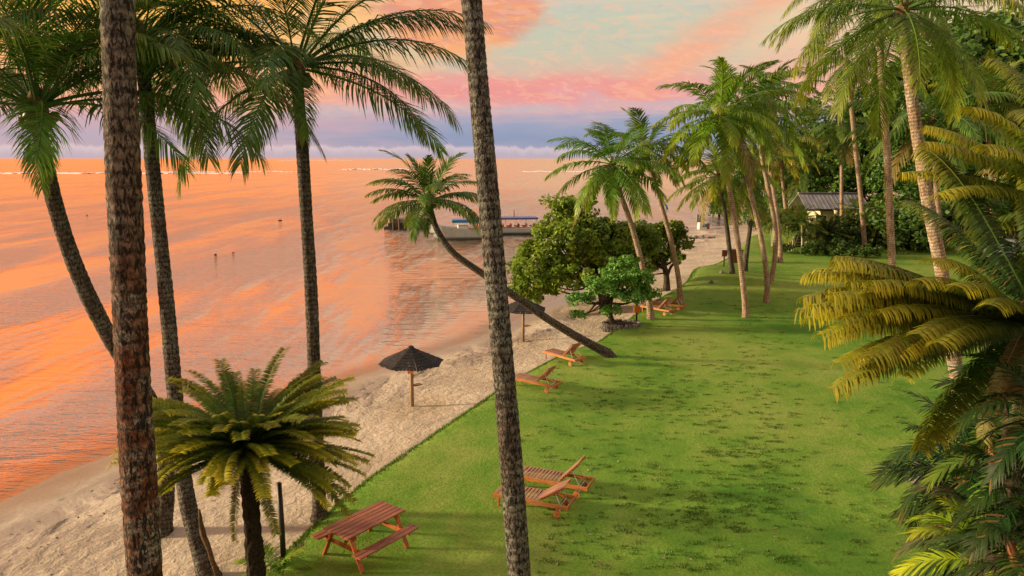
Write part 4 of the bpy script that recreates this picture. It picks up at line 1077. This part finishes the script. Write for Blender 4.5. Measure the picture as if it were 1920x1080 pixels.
# roof sheets
for k in range(16):
    x0 = -W / 2 + W * k / 16; x1 = x0 + W / 16 - 0.012
    for s_ in (0, 1):
        ya, yb = (-0.5, 2.2) if s_ == 0 else (4.9, 2.2)
        if s_ == 1: x0, x1 = x1, x0
        mb = MB(); mb.add([(x0, ya, z_e), (x1, ya, z_e), (x1, yb, z_r), (x0, yb, z_r), (x0, ya, z_e - .06), (x1, ya, z_e - .06), (x1, yb, z_r - .06), (x0, yb, z_r - .06)],
                          [(0, 1, 2, 3), (7, 6, 5, 4), (0, 4, 5, 1), (1, 5, 6, 2), (2, 6, 7, 3), (3, 7, 4, 0)])
        xm = (x0 + x1) / 2
        mb.bar((x1, ya, z_e + .012), (x1, yb, z_r + .012), 0.03, 0.024)
        mb.build('roof_sheet', 'roof_grey', root)
mb = MB(); mb.box((0, 2.2, z_r + .05), (W, 0.4, 0.1)); mb.build('ridge_cap', 'roof_grey', root)
mb = MB(); mb.box((0, -0.54, z_e - .13), (W, 0.06, 0.2)); mb.build('gutter', 'dark_timber', root)
for x in (-W * .22, .6, W * .28):
    mb = MB(); mb.box((x, 0.18, 1.7), (1.3, 0.08, 1.1)); f = mb.build('window', 'white_plastic', root)
    mb = MB(); mb.box((x, 0.13, 1.7), (1.1, 0.03, 0.9)); mb.build('pane', 'glass_dark', f)
# carport
Yc = 74.0; xl = P(1690, 400, Yc).x; xr = P(2010, 400, Yc).x; W = xr - xl
root = thing('carport', 'long dark open carport under trees at the right', 'carport', ((xl + xr) / 2, Yc, 0))
mb = MB(); mb.box((0, 5.2, 1.5), (W, 0.2, 3.0)); mb.build('back_wall', 'dark_wall', root)
mb = MB(); mb.box((0, 2.5, 3.12), (W + .6, 6.0, 0.18)); mb.build('roof', 'roof_grey', root)
mb = MB(); mb.box((0, -0.53, 3.1), (W + .6, 0.06, 0.3)); mb.build('fascia', 'white_plastic', root)
for i in range(7):
    mb = MB(); mb.box((-W / 2 + .2 + (W - .4) * i / 6, -0.2, 1.5), (0.16, 0.16, 3.0), None, .02); mb.build('post', 'white_plastic', root)
# fences in front of the grey building
def fence(label, a, b, h, nb, mt, vertical=False):
    a, b = Vector(a), Vector(b); L = (b - a).length
    root = thing('fence', label, 'fence', a, math.atan2(b.y - a.y, b.x - a.x))
    npst = max(2, int(L / 1.8) + 1)
    for i in range(npst):
        mb = MB(); mb.box((L * i / (npst - 1), 0, h / 2), (0.1, 0.1, h + .1), None, .01); mb.build('post', mt, root)
    if not vertical:
        for k in range(nb):
            mb = MB(); mb.box((L / 2, -0.07, 0.12 + (h - .15) * k / (nb - 1)), (L, 0.03, (h / nb) * .62)); mb.build('slat', mt, root)
    else:
        for z in (0.15, h - .05):
            mb = MB(); mb.box((L / 2, -0.065, z), (L, 0.04, 0.06)); mb.build('rail', mt, root)
        n_ = int(L / 0.14)
        for k in range(n_):
            mb = MB(); mb.box((0.07 + L * k / n_, -0.065, h / 2 + .05), (0.03, 0.024, h - .26)); mb.build('baluster', mt, root)
a, b = on(1490, 464), on(1540, 464)
fence('dark horizontal slatted fence behind the splayed cane palms', a, b, 1.7, 7, 'dark_timber')
a, b = on(1558, 464), on(1608, 462)
fence('dark garden railing with thin upright bars beside the far cycad', a, b, 1.6, 2, 'dark_timber', True)
# lantern post
g = on(1562, 470)
root = thing('lantern_post', 'dark garden lantern on a post before the grey roof', 'lamp', g)
mb = MB(); mb.tube([(0, 0, -.1), (0, 0, 3.4)], 0.05, 8); mb.build('post', 'black_metal', root, True)
mb = MB(); mb.tube([(0, 0, 3.4), (0, 0, 3.45), (0, 0, 3.8)], [0.08, 0.12, 0.2], 6); mb.build('lamp_shade', 'lamp_glass', root)
mb = MB(); mb.tube([(0, 0, 3.8), (0, 0, 3.85), (0, 0, 4.02)], [0.32, 0.30, 0.05], 6); mb.build('cap', 'black_metal', root)

# ------------------------------------------------------------------ cars
def car(label, p, rz, paint, L=4.5, W=1.8, H=1.65):
    root = thing('parked_car', label, 'car', p, rz)
    # (x, z of bottom, z of belt, half width, z of roof, half width of roof)
    body = MB(); st = [(-.5, .35, .72, .74), (-.46, .22, .9, .86), (-.30, .2, .95, .9), (-.05, .2, .97, .9), (.2, .2, .97, .9), (.34, .2, .94, .89), (.46, .25, .86, .82), (.5, .38, .7, .7)]
    V = []
    for x, z0, z1, hw in st:
        hw *= W / 1.8
        V += [(x * L, -hw * .92, z0), (x * L, -hw, (z0 + z1) / 2), (x * L, -hw * .96, z1), (x * L, 0, z1 + .02), (x * L, hw * .96, z1), (x * L, hw, (z0 + z1) / 2), (x * L, hw * .92, z0)]
    n = 7
    Fc = [(i * n + j, i * n + (j + 1) % n, (i + 1) * n + (j + 1) % n, (i + 1) * n + j) for i in range(len(st) - 1) for j in range(n)] + [tuple(range(n)), tuple(range((len(st) - 1) * n + n - 1, (len(st) - 1) * n - 1, -1))]
    body.add(V, Fc); body.build('body', paint, root, True)
    cab = MB(); cs2 = [(-.44, .93, .80), (-.36, H - .12, .66), (-.30, H, .64), (.02, H + .02, .66), (.10, H - .05, .66), (.27, .96, .80)]
    V = []; 
    for x, z, hw in cs2:
        V += [(x * L, -hw * W / 1.8, z), (x * L, hw * W / 1.8, z)]
    for x, z, hw in cs2: V += [(x * L, -.82 * W / 1.8, .92), (x * L, .82 * W / 1.8, .92)]
    k = len(cs2); Fc = []
    for i in range(k - 1):
        Fc.append((2 * i, 2 * i + 1, 2 * i + 3, 2 * i + 2))
        Fc.append((2 * i, 2 * i + 2, 2 * k + 2 * i + 2, 2 * k + 2 * i)); Fc.append((2 * i + 1, 2 * k + 2 * i + 1, 2 * k + 2 * i + 3, 2 * i + 3))
    cab.add(V, Fc); cab.build('cabin', paint, root)
    for s in (-1, 1):
        for x0, x1, zt in ((-.37, -.2, H - .2), (-.19, -.02, H - .16), (-.01, .15, H - .18)):
            def hwz(z): return (.82 + (.66 - .82) * (z - .92) / (H - .92)) * W / 1.8 + .012
            q = [(x0 * L + (.05 if x0 > -.3 else .12), s * hwz(zt), zt), (x1 * L - (.3 if x1 > .1 else 0.03), s * hwz(zt), zt), (x1 * L, s * hwz(1.0), 1.0), (x0 * L, s * hwz(1.0), 1.0)]
            mb = MB(); mb.add(q, [(0, 1, 2, 3) if s > 0 else (3, 2, 1, 0)]); mb.build('window', 'glass_dark', root)
    mb = MB(); mb.add([(.112 * L, -.58, H - .1), (.112 * L, .58, H - .1), (.262 * L, .7, 1.0), (.262 * L, -.7, 1.0)], [(0, 1, 2, 3)]); o = mb.build('windscreen', 'glass_dark', root, loc=(.02, 0, .012))
    for x in (-.31, .31):
        for s in (-1, 1):
            mb = MB(); mb.tube([(x * L, s * (W / 2 - .2), .32), (x * L, s * (W / 2 + .01), .32)], .32, 18); wh = mb.build('tyre', 'rubber', root, True)
            mb = MB(); mb.tube([(x * L, s * (W / 2), .32), (x * L, s * (W / 2 + .025), .32)], [.2, .17], 14); mb.build('rim', 'steel', wh)
    for s in (-1, 1):
        mb = MB(); mb.box((.475 * L, s * .6 * W / 1.8, .75), (.12, .32, .14)); mb.build('headlight', 'white_plastic', root)
pc = P(1890, 455, 62.0); car('silver grey car parked at the right border before the carport', (pc.x, 62.0, gz(pc.x, 62)), R(170), 'car_silver', 4.9, 1.9, 1.85)
pc = P(1738, 445, 70.0); car('dark car parked in the shade left of the carport posts', (pc.x, 71.0, gz(pc.x, 71)), R(185), 'car_dark', 4.4)
# ------------------------------------------------------------------ lounger
def make_lounger(label, ang=33):
    root = thing('sun_lounger', label, 'sun lounger', (0, 0, 0), 0, 'wooden loungers along the lawn')
    L, W, H = 1.95, 0.68, 0.34
    for s in (-1, 1):
        mb = MB(); mb.box((0, s * (W / 2 - .02), H - .05), (L, 0.04, 0.10), None, .008); mb.build('side_rail', 'lounger_frame', root)
    for x in (-L / 2 + .02, L / 2 - .02):
        mb = MB(); mb.box((x, 0, H - .05), (0.04, W - .083, 0.085), None, .006); mb.build('end_rail', 'lounger_frame', root)
    for s in (-1, 1):
        mb = MB(); mb.box((-L / 2 + .12, s * (W / 2 - .07), (H - .1) / 2 + .02), (0.055, 0.05, H - .06), None, .006); mb.build('leg', 'lounger_frame', root)
        mb = MB(); mb.box((L / 2 - .28, s * (W / 2 - .065), .19), (0.06, 0.045, .26), None, .006); mb.build('leg', 'lounger_frame', root)
        mb = MB(); mb.tube([(L / 2 - .28, s * (W / 2 - .035), .095), (L / 2 - .28, s * (W / 2 + .01), .095)], .095, 18); wl = mb.build('wheel', 'lounger_frame', root)
        mb = MB(); mb.tube([(L / 2 - .28, s * (W / 2 + .0), .095), (L / 2 - .28, s * (W / 2 + .02), .095)], .03, 10); mb.build('hub', 'lounger_slat', wl)
    mb = MB(); mb.tube([(L / 2 - .28, -W / 2 + .06, .095), (L / 2 - .28, W / 2 - .06, .095)], .018, 8); mb.build('axle', 'steel', root)
    hx = 0.20
    me = MB().box((0, 0, 0), (0.062, W - .09, 0.02), None, .004).mesh('slat', 'lounger_slat')
    n_ = 12
    for i in range(n_):
        ob('slat', me, root, (-L / 2 + .085 + (hx + L / 2 - .12) * i / (n_ - 1), 0, H + .006))
    a = R(ang); bl_ = 0.76
    ux, uz = math.cos(a), math.sin(a)
    br = MB()
    for s in (-1, 1): br.bar((hx + .02, s * (W / 2 - .09), H + .0), (hx + .02 + ux * bl_, s * (W / 2 - .09), H + uz * bl_), 0.045, 0.045)
    back = br.build('backrest', 'lounger_frame', root)
    for i in range(9):
        q = 0.06 + (bl_ - .08) * i / 8
        ob('slat', me, back, (hx + .02 + ux * q - uz * .034, 0, H + uz * q + ux * .034), (0, -a, 0))
    for s in (-1, 1):
        mb = MB(); mb.tube([(hx + .02 + ux * .46, s * (W / 2 - .14), H + uz * .46 - .02), (L / 2 - .22, s * (W / 2 - .1), H - .06)], .011, 6); mb.build('prop', 'steel', root)
    mb = MB(); mb.tube([(L / 2 - .22, -(W / 2 - .1), H - .06), (L / 2 - .22, (W / 2 - .1), H - .06)], .011, 6); mb.build('prop_bar', 'steel', root)
    return root
def put_lounger(root, foot, wheel, label=None):
    a, b_ = on(*foot), on(*wheel)
    u = (b_ - a); u.z = 0; u.normalize(); v = Vector((-u.y, u.x, 0))
    mid = (a + b_) / 2 + v * 0.34 + u * 0.08
    mid.z = gz(mid.x, mid.y) - 0.01
    rz = math.atan2(u.y, u.x)
    if label is None: root.location = mid; root.rotation_euler = (0, 0, rz)
    else: return dup(root, mid, rz, label)
lg = make_lounger('nearest wooden lounger, its orange wheel in front, foot end behind the middle trunk')
put_lounger(lg, (927, 948), (1049, 973))
lg2 = make_lounger('wooden lounger close behind the nearest one, its backrest dark and raised', 47)
put_lounger(lg2, (973, 914), (1082, 935))
put_lounger(lg2, (955, 724), (1030, 738), 'wooden lounger partly behind the middle trunk by the beach, backrest up')
put_lounger(lg2, (1008, 679), (1083, 690), 'wooden lounger at the grass edge just below the leaning palm')
put_lounger(lg2, (1197, 588), (1252, 593), 'orange lounger behind the foot of a palm near the post, nearer of the far pair')
put_lounger(lg2, (1220, 578), (1274, 583), 'farthest lounger, its wheel near the palm at the end of the pair')

# ------------------------------------------------------------------ picnic table
A_, B_, C_ = G(652, 1012, .75), G(760, 957, .75), G(601, 993, .75)
u = (B_ - A_); Lt = u.length; u.normalize(); Wt = 0.80
v = Vector((-u.y, u.x, 0)); ctr = A_ + u * Lt / 2 + v * Wt / 2
root = thing('picnic_table', 'red-brown wooden picnic table with two attached benches on the grass', 'picnic table', (ctr.x, ctr.y, gz(ctr.x, ctr.y)), math.atan2(u.y, u.x))
pw2 = Wt / 6
me = MB().box((0, 0, 0), (Lt, pw2 - .014, 0.035), None, .006).mesh('table_plank', 'red_timber')
for i in range(6): ob('table_plank', me, root, (random.Random(i).uniform(-.006, .006), -Wt / 2 + pw2 * (i + .5), .735))
me = MB().box((0, 0, 0), (Lt + .05, 0.125, 0.035), None, .006).mesh('bench_plank', 'red_timber')
for s in (-1, 1):
    for k in (0, 1): ob('bench_plank', me, root, (0, s * (0.60 + .137 * k), .445))
for s in (-1, 1):
    x = s * (Lt / 2 - .22)
    mb = MB(); mb.box((x, 0, .67), (.045, Wt - .02, .09), None, .006); mb.build('table_cleat', 'frame_timber', root)
    mb = MB(); mb.box((x, 0, .38), (.045, 1.46, .09), None, .006); mb.build('seat_beam', 'frame_timber', root)
    for q in (-1, 1):
        mb = MB(); mb.bar((x + s * .045, q * .26, .71), (x + s * .045, q * .62, 0.0), .042, .10, (1, 0, 0)); mb.build('leg', 'frame_timber', root)
        mb = MB(); mb.bar((x - s * .03, 0, .40), (x - s * .42, 0, .70), .04, .07, (0, 1, 0))
    mb = MB(); mb.bar((x - s * .03, .0, .42), (x - s * .36, .0, .70), .07, .04, (0, 0, 1)); mb.build('brace', 'frame_timber', root)

# ------------------------------------------------------------------ beach umbrellas
def umbrella(label, px, py, board):
    g = on(px, py)
    root = thing('beach_umbrella', label, 'umbrella', g, 0.3, 'dark roofed umbrellas on the beach')
    Rr, z0, z1 = 1.16, 1.66, 2.22
    mb = MB(); mb.tube([(0, 0, -.3), (0, 0, z1 - .2)], .07, 12, True, .05); mb.build('pole', 'post_timber', root, True)
    rows_ = 8; n_ = 8
    rg = random.Random(px)
    for r in range(rows_):
        u0, u1 = 1 - r / rows_, 1 - (r + 1.0) / rows_
        mb = MB()
        for k in range(n_):
            a0, a1 = 2 * PI * k / n_, 2 * PI * (k + 1) / n_
            m_ = max(2, int(7 * u0))
            for j in range(m_):
                f0, f1 = j / m_ + .01, (j + 1) / m_ - .01
                def pt(u, f, dz):
                    x = (math.cos(a0) * (1 - f) + math.cos(a1) * f) * Rr * u; y = (math.sin(a0) * (1 - f) + math.sin(a1) * f) * Rr * u
                    return (x, y, z0 + (z1 - z0) * (1 - u) + dz)
                dz = rg.uniform(0.012, 0.03); uo = min(1.03, u0 + rg.uniform(0, .03))
                V = [pt(uo, f0, dz), pt(uo, f1, dz), pt(max(u1 - .03, 0.01), f1, .004), pt(max(u1 - .03, 0.01), f0, .004), pt(uo, f0, dz - .03), pt(uo, f1, dz - .03), pt(max(u1 - .03, 0.01), f1, -.02), pt(max(u1 - .03, 0.01), f0, -.02)]
                mb.add(V, [(0, 1, 2, 3), (7, 6, 5, 4), (0, 4, 5, 1), (1, 5, 6, 2), (2, 6, 7, 3), (3, 7, 4, 0)])
        mb.build('shingle_row', 'thatch', root)
    mb = MB(); mb.tube([(0, 0, z1 - .06), (0, 0, z1 + .02), (0, 0, z1 + .06)], [.14, .1, .02], 8); mb.build('cap', 'thatch', root)
    for k in range(n_):
        a = 2 * PI * (k + .5) / n_
        mb = MB(); mb.bar((.07 * math.cos(a), .07 * math.sin(a), z1 - .16), (Rr * .88 * math.cos(a), Rr * .88 * math.sin(a), z0 + .0), .05, .05); mb.build('rafter', 'dark_timber', root)
    if board:
        a = R(-100) - .3
        mb = MB(); mb.box((.1 * math.cos(a), .1 * math.sin(a), 1.36), (.2, .07, .2), Matrix.Rotation(a + PI / 2, 3, 'Z'), .008); mb.build('box', 'orange_board', root)
    a = R(20)
    mb = MB(); mb.box((.2 * math.cos(a), .2 * math.sin(a), .78), (.36, .26, .03), Matrix.Rotation(a, 3, 'Z'), .006); mb.build('shelf', 'post_timber', root)
umbrella('black shingled umbrella on a pole on open sand, nearer the water', 773, 762, True)
umbrella('black shingled umbrella half hidden by the leaning palm and middle trunk', 981, 640, False)

# ------------------------------------------------------------------ posts and boards
g = on(1193, 607)
root = thing('box_post', 'black post carrying an orange box beside the farthest loungers', 'post', g)
mb = MB(); mb.box((0, 0, .55), (.1, .1, 1.2), None, .01); mb.build('post', 'black_metal', root)
mb = MB(); mb.box((0, -.08, .78), (.32, .06, .34), None, .01); mb.build('box', 'orange_board', root)
mb = MB(); mb.box((0, 0, 1.2), (.22, .2, .14), None, .02); mb.build('cap', 'black_metal', root)
g = on(1357, 500)
root = thing('notice_board', 'small brown board on a dark post at the sand edge', 'sign', g)
mb = MB(); mb.box((0, 0, .5), (.09, .09, 1.1), None, .01); mb.build('post', 'dark_timber', root)
mb = MB(); mb.box((0, -.075, 1.05), (.42, .05, .5), None, .01); mb.build('board', 'brown_board', root)
g = on(1378, 492)
root = thing('timber_bin', 'red-brown timber bin behind the first palm of the row', 'bin', g)
for k in range(5):
    mb = MB(); mb.box((-.4 + .2 * k, 0, .5), (.18, .8, 1.0), None, .01); mb.build('plank', 'brown_board', root)
mb = MB(); mb.box((0, 0, 1.04), (1.1, .9, .06), None, .01); mb.build('lid', 'dark_timber', root)
# far beach: hut sign, flags, pole
g = on(1316, 430)
root = thing('beach_kiosk', 'small white and grey kiosk standing on the far beach', 'kiosk', g)
mb = MB(); mb.box((0, 0, .45), (1.0, 1.2, .9), None, .02); mb.build('base', 'white_plastic', root)
mb = MB(); mb.box((-.1, .5, 1.25), (1.1, .12, 1.4), None, .02); mb.build('back_board', 'roof_grey', root)
mb = MB(); mb.box((.15, -.62, .55), (.7, .05, .4)); mb.build('panel', 'blue_tarp', root)
mb = MB(); mb.box((.75, .1, .4), (.4, .7, .8), None, .02); mb.build('side_box', 'red_seat', root)
def flag(label, base, top, cloth, mtp):
    Yf = on(*base).y; b_ = on(*base); t_ = P(top[0], top[1], Yf)
    root = thing('beach_flag', label, 'flag', b_)
    mb = MB(); mb.tube([Vector((0, 0, -.2)), (t_ - b_) * .5 + Vector((.08, 0, 0)), t_ - b_], [.035, .03, .02], 7); mb.build('pole', 'post_timber', root, True)
    if cloth:
        q = t_ - b_; dn = (q * .5 + Vector((.08, 0, 0)) - q)
        n_ = 8; V = []; Fc = []
        for i in range(n_):
            f = i / (n_ - 1); c_ = q + dn * f * .95; wd2 = .45 * math.sin(PI * (f * .85 + .08))
            for th in (-.008, .008): V += [tuple(c_ + Vector((.02, th, 0))), tuple(c_ + Vector((wd2, th + .06 * math.sin(f * 6), -.05)))]
        for i in range(n_ - 1):
            k = 4 * i; Fc += [(k, k + 1, k + 5, k + 4), (k + 2, k + 6, k + 7, k + 3), (k + 1, k + 3, k + 7, k + 5), (k, k + 4, k + 6, k + 2)]
        mb = MB(); mb.add(V, Fc); mb.build('cloth', 'flag_blue', root, True)
flag('blue feather flag on a leaning pole behind the forked tree', (1259, 426), (1244, 376), True, None)
flag('bare thin pole standing on the far shore left of the kiosk', (1300, 424), (1292, 370), False, None)
flag('dark leaning pole rising behind the small white kiosk', (1314, 424), (1307, 378), False, None)
# driftwood and stones on the far beach
g = on(1318, 446)
root = thing('rubble_patch', 'pale broken stones lying on the far sand below the kiosk', 'rocks', g)
rg = random.Random(31)
for i in range(26): stone(root, (rg.uniform(-3.6, 1.6), rg.uniform(-1.6, 1.4), rg.uniform(0, .1)), rg.uniform(.12, .26))
for lab, px, py in (('small bare stone poking from the grass mound', 1334, 530), ('pale stone lying on the grass behind the mound', 1353, 512)):
    g = on(px, py); o = ob('rock', stones[px % 5], None, g, (0, 0, px), .18); tag(o, lab, 'rock')

# ------------------------------------------------------------------ sea: boats, jetty, rocks
def hull(L, B, D, rise, name, parent, mt, z0=0.0):
    st = 13; V = []
    for i in range(st):
        u = i / (st - 1); x = -L / 2 + L * u                        # bow at -x
        wv = B / 2 * (min(1, (u / .42)) ** .55) * (1 - .18 * max(0, (u - .75) / .25) ** 2) if u > 0 else 0.02
        top = D + rise * (1 - u) ** 2.4
        xs = -0.55 * (1 - u) ** 2
        V += [(x + xs, -wv, top), (x, -wv * .86, z0 + .32), (x + .5 * (1 - u) ** 2, -wv * .35, -.35), (x + .5 * (1 - u) ** 2, wv * .35, -.35), (x, wv * .86, z0 + .32), (x + xs, wv, top), (x + xs * .9, wv * .88, top - .02), (x + xs * .9, wv * .84, D * .55 + .2), (x + xs * .9, -wv * .84, D * .55 + .2), (x + xs * .9, -wv * .88, top - .02)]
    n = 10
    Fc = [(i * n + j, (i + 1) * n + j, (i + 1) * n + (j + 1) % n, i * n + (j + 1) % n) for i in range(st - 1) for j in range(n)] + [tuple(range(n)), tuple(range(st * n - 1, st * n - n - 1, -1))]
    mb = MB(); mb.add(V, Fc); return mb.build(name, mt, parent)
def rot_of(a, b_): return math.atan2(b_.y - a.y, b_.x - a.x)
a, b_ = G(812, 449, SEA), G(936, 447, SEA)
m_ = (a + b_) / 2; Lb = (b_ - a).length
root = thing('motor_boat', 'weathered white boat with high bow and bright blue canopy, moored by the jetty', 'boat', (m_.x, m_.y, SEA), rot_of(a, b_))
hull(Lb, 2.3, 1.15, .75, 'hull', root, 'boat_hull')
mb = MB(); mb.box((.2, 0, .06), (Lb * .93, 1.96, .2), None, .08); mb.build('waterline_stripe', 'boat_bottom', root)
mb = MB(); mb.tube([(-Lb / 2 - .9, 0, 1.95), (-Lb / 2 - .2, 0, 1.98), (-Lb / 2 + .8, 0, 1.8)], [.05, .06, .05], 6); mb.build('bow_rail', 'boat_paint', root)
mb = MB(); mb.box((-.4, 0, 1.35), (1.2, 1.2, .75), None, .12); mb.build('engine_cover', 'boat_paint', root)
mb = MB(); mb.box((.7, 0, 2.3), (4.9, 2.0, .09), None, .03); mb.build('canopy', 'blue_tarp', root)
mb = MB(); mb.box((.7, -1.0, 2.14), (4.9, .03, .26)); mb.build('valance', 'blue_tarp', root)
for x in (-1.6, .0, 1.5, 3.0):
    for s in (-1, 1):
        mb = MB(); mb.tube([(x, s * .93, .9), (x, s * .93, 2.27)], .035, 6); mb.build('canopy_post', 'steel', root)
for x in (.9, 2.1):
    mb = MB(); mb.box((x, 0, 1.05), (.5, 1.5, .4), None, .05); mb.build('bench', 'red_seat', root)
a, b_ = G(862, 440, SEA), G(1012, 438, SEA)
m_ = (a + b_) / 2; Lb = (b_ - a).length
root = thing('tour_boat', 'long white passenger boat with flat violet canopy and red seats', 'boat', (m_.x, m_.y, SEA), rot_of(a, b_))
hull(Lb, 2.6, 0.8, .4, 'hull', root, 'boat_paint')
mb = MB(); mb.box((.2, 0, .1), (Lb * .93, 2.22, .26), None, .08); mb.build('waterline_stripe', 'boat_bottom', root)
mb = MB(); mb.box((.6, 0, 2.12), (Lb * .8, 2.5, .10), None, .03); mb.build('canopy', 'violet_canvas', root)
mb = MB(); mb.box((.6, -1.26, 2.0), (Lb * .8, .04, .16)); mb.build('valance', 'violet_canvas', root)
for i in range(7):
    x = .6 - Lb * .38 + Lb * .76 * i / 6
    for s in (-1, 1):
        mb = MB(); mb.tube([(x, s * 1.13, .7), (x, s * 1.13, 2.08)], .035, 6); mb.build('canopy_post', 'boat_paint', root)
for i in range(8):
    x = .6 - Lb * .34 + Lb * .68 * i / 7
    mb = MB(); mb.box((x, 0, 1.0), (.5, 1.9, .1), None, .03); mb.box((x + .26, 0, 1.17), (.06, 1.9, .4), None, .02); mb.build('seat', 'red_seat', root)
mb = MB(); mb.tube([(.6 + Lb * .12, .2, 2.1), (.6 + Lb * .12, .2, 3.0)], .05, 6); mb.build('mast', 'black_metal', root)
mb = MB(); mb.tube([(.6 - Lb * .12, -.2, 2.1), (.6 - Lb * .12, -.2, 2.5), (.6 - Lb * .12, -.2, 2.7)], [.07, .12, .04], 7); mb.build('horn', 'black_metal', root)
# jetty
a, b_ = G(722, 430, SEA), G(812, 431, SEA)
m_ = (a + b_) / 2; Lj = (b_ - a).length
root = thing('stone_jetty', 'dark weathered jetty of stone blocks jutting into the water left of the boats', 'jetty', (m_.x, m_.y + 1.5, SEA), rot_of(a, b_))
rg = random.Random(17)
for r in range(3):
    n_ = 6
    for k in range(n_):
        x0 = -Lj / 2 + .55 * (2 - r) * -1 * (-1 if False else 1) * 0 + Lj * k / n_; wj = Lj / n_ - .03
        mb = MB(); mb.box((x0 + wj / 2 + .12 * (r % 2) + (0.25 * r if k == 0 else 0), rg.uniform(-.06, .06), .1 + .52 * r), (wj - (0.4 * r if k == 0 else 0), 3.0 - .2 * r + rg.uniform(-.1, .1), .5), Matrix.Rotation(rg.uniform(-.02, .02), 3, 'Z'), .05)
        mb.build('block', 'dark_stone' if r < 2 else 'stone', root)
for x in (-Lj * .3, -Lj * .18, 0, Lj * .1, Lj * .35):
    mb = MB(); mb.tube([(x, -1.62, -1), (x, -1.62, rg.uniform(1.6, 2.4))], .07, 7); mb.build('mooring_post', 'post_timber', root)
for lab, px, py, s in (('largest dark rock in the open water, right of the dark straight palm trunk' if False else 'dark rock in open water left of the dark straight palm trunk', 525, 414, .23), ('small dark rock in the water below the hanging frond', 404, 478, .15), ('tiny rock beside the small dark rock', 437, 474, .09), ('tiny dark rock far out left of the rust trunk', 163, 404, .15)):
    p = G(px, py, SEA); o = ob('rock', mesh_from('rock', [tuple(np.array(v.co) ) for v in stones[px % 5].vertices], [tuple(q.vertices) for q in stones[px % 5].polygons], 'dark_stone'), None, p, (0, 0, px), (s * 1.3, s, s * .8)); tag(o, lab, 'rock')

# ------------------------------------------------------------------ grass tufts, pebbles and fallen leaves
rs = np.random.RandomState(5)
cent = []
def patch(px0, px1, py0, py1, n_):
    for _ in range(n_):
        p = G(rs.uniform(px0, px1), rs.uniform(py0, py1)); cent.append((p.x, p.y, rs.uniform(.05, .16)))
patch(1020, 1500, 600, 1070, 330); patch(1120, 1300, 700, 780, 75); patch(1200, 1440, 640, 740, 85); patch(1300, 1460, 740, 1000, 150); patch(1150, 1320, 880, 1000, 45)
patch(1380, 1480, 560, 680, 45); patch(1020, 1160, 730, 900, 22); patch(930, 1060, 800, 900, 14); patch(1440, 1700, 560, 1060, 150); patch(1000, 1400, 940, 1080, 45); patch(1270, 1500, 500, 600, 40)
cent += [(0, 0, 0)] * 0
B = []; rn = []
for x, y, r in cent:
    if x < float(xe(y)) + .3: continue
    nb = int(14 + 560 * r * r)
    a = rs.rand(nb) * 6.28; q = r * np.sqrt(rs.rand(nb)); bx = x + np.cos(a) * q * 1.5; by = y + np.sin(a) * q * .8
    bz = lawn_z(bx, by) - .01; d2 = rs.rand(nb) * 6.28; hgt = .035 + .04 * rs.rand(nb)
    wx, wy = np.cos(d2) * .014, np.sin(d2) * .014; lx, ly = rs.normal(size=nb) * .025, rs.normal(size=nb) * .025
    B.append(np.stack([np.stack([bx - wx, by - wy, bz], -1), np.stack([bx + wx, by + wy, bz], -1), np.stack([bx + lx, by + ly, bz + hgt], -1)], 1))
    rn.append(np.repeat(rs.rand(nb), 3))
B = np.concatenate(B); rn = np.concatenate(rn)
o = ob('grass_tufts', quads_mesh('grass_tufts', B, len(B), 'grass_blade', {'rnd': rn}, k=3)); o['kind'] = 'stuff'
# overhanging grass along the sand edge
ys = rs.uniform(12, 70, 16000); xs = xe(ys) + rs.exponential(.12, 16000) - .05
zs = lawn_z(xs, ys) - .02; d2 = rs.rand(len(ys)) * 6.28; hg = .05 + .07 * rs.rand(len(ys))
B = np.stack([np.stack([xs - .02 * np.cos(d2), ys - .02 * np.sin(d2), zs], -1), np.stack([xs + .02 * np.cos(d2), ys + .02 * np.sin(d2), zs], -1), np.stack([xs - .06 * rs.rand(len(ys)), ys + .04 * rs.normal(size=len(ys)), zs + hg], -1)], 1)
o = ob('edge_grass', quads_mesh('edge_grass', B, len(B), 'grass_blade', {'rnd': np.repeat(rs.rand(len(ys)) * .6 + .4, 3)}, k=3)); o['kind'] = 'stuff'
# litter: fallen leaves on the grass and weed on the sand
V = []; n_ = 0
for i in range(130):
    p = on(rs.uniform(1000, 1760), rs.uniform(660, 1078))
    if p.x < float(xe(p.y)): continue
    a = rs.rand() * 6.28; s = rs.uniform(.02, .07); u_ = np.array([math.cos(a), math.sin(a), rs.uniform(-.2, .2)]) * s; v_ = np.array([-math.sin(a), math.cos(a), rs.uniform(-.3, .3)]) * s * .45
    c_ = np.array(p) + [0, 0, .02]; V.append(np.stack([c_ - u_, c_ + v_, c_ + u_, c_ - v_])); n_ += 1
o = ob('fallen_leaves', quads_mesh('fallen_leaves', np.concatenate(V), n_, 'fallen_leaf', None)); o['kind'] = 'stuff'
V = []; n_ = 0
for i in range(800):
    yy = rs.uniform(15, 60); f = np.clip(rs.normal(.42, .13), .05, .95); xx = float(xw(yy) + (xe(yy) - xw(yy)) * f)
    a = rs.rand() * 6.28; s = rs.uniform(.015, .07); u_ = np.array([math.cos(a), math.sin(a), 0.1]) * s; v_ = np.array([-math.sin(a), math.cos(a), .2]) * s * .5
    c_ = np.array([xx, yy, float(sand_z(xx, yy)) + .015]); V.append(np.stack([c_ - u_, c_ + v_, c_ + u_, c_ - v_])); n_ += 1
simple('weed', (0.06, 0.045, 0.035), 0.8, 0.5, 5, 0.0)
o = ob('beach_weed', quads_mesh('beach_weed', np.concatenate(V), n_, 'weed', None)); o['kind'] = 'stuff'
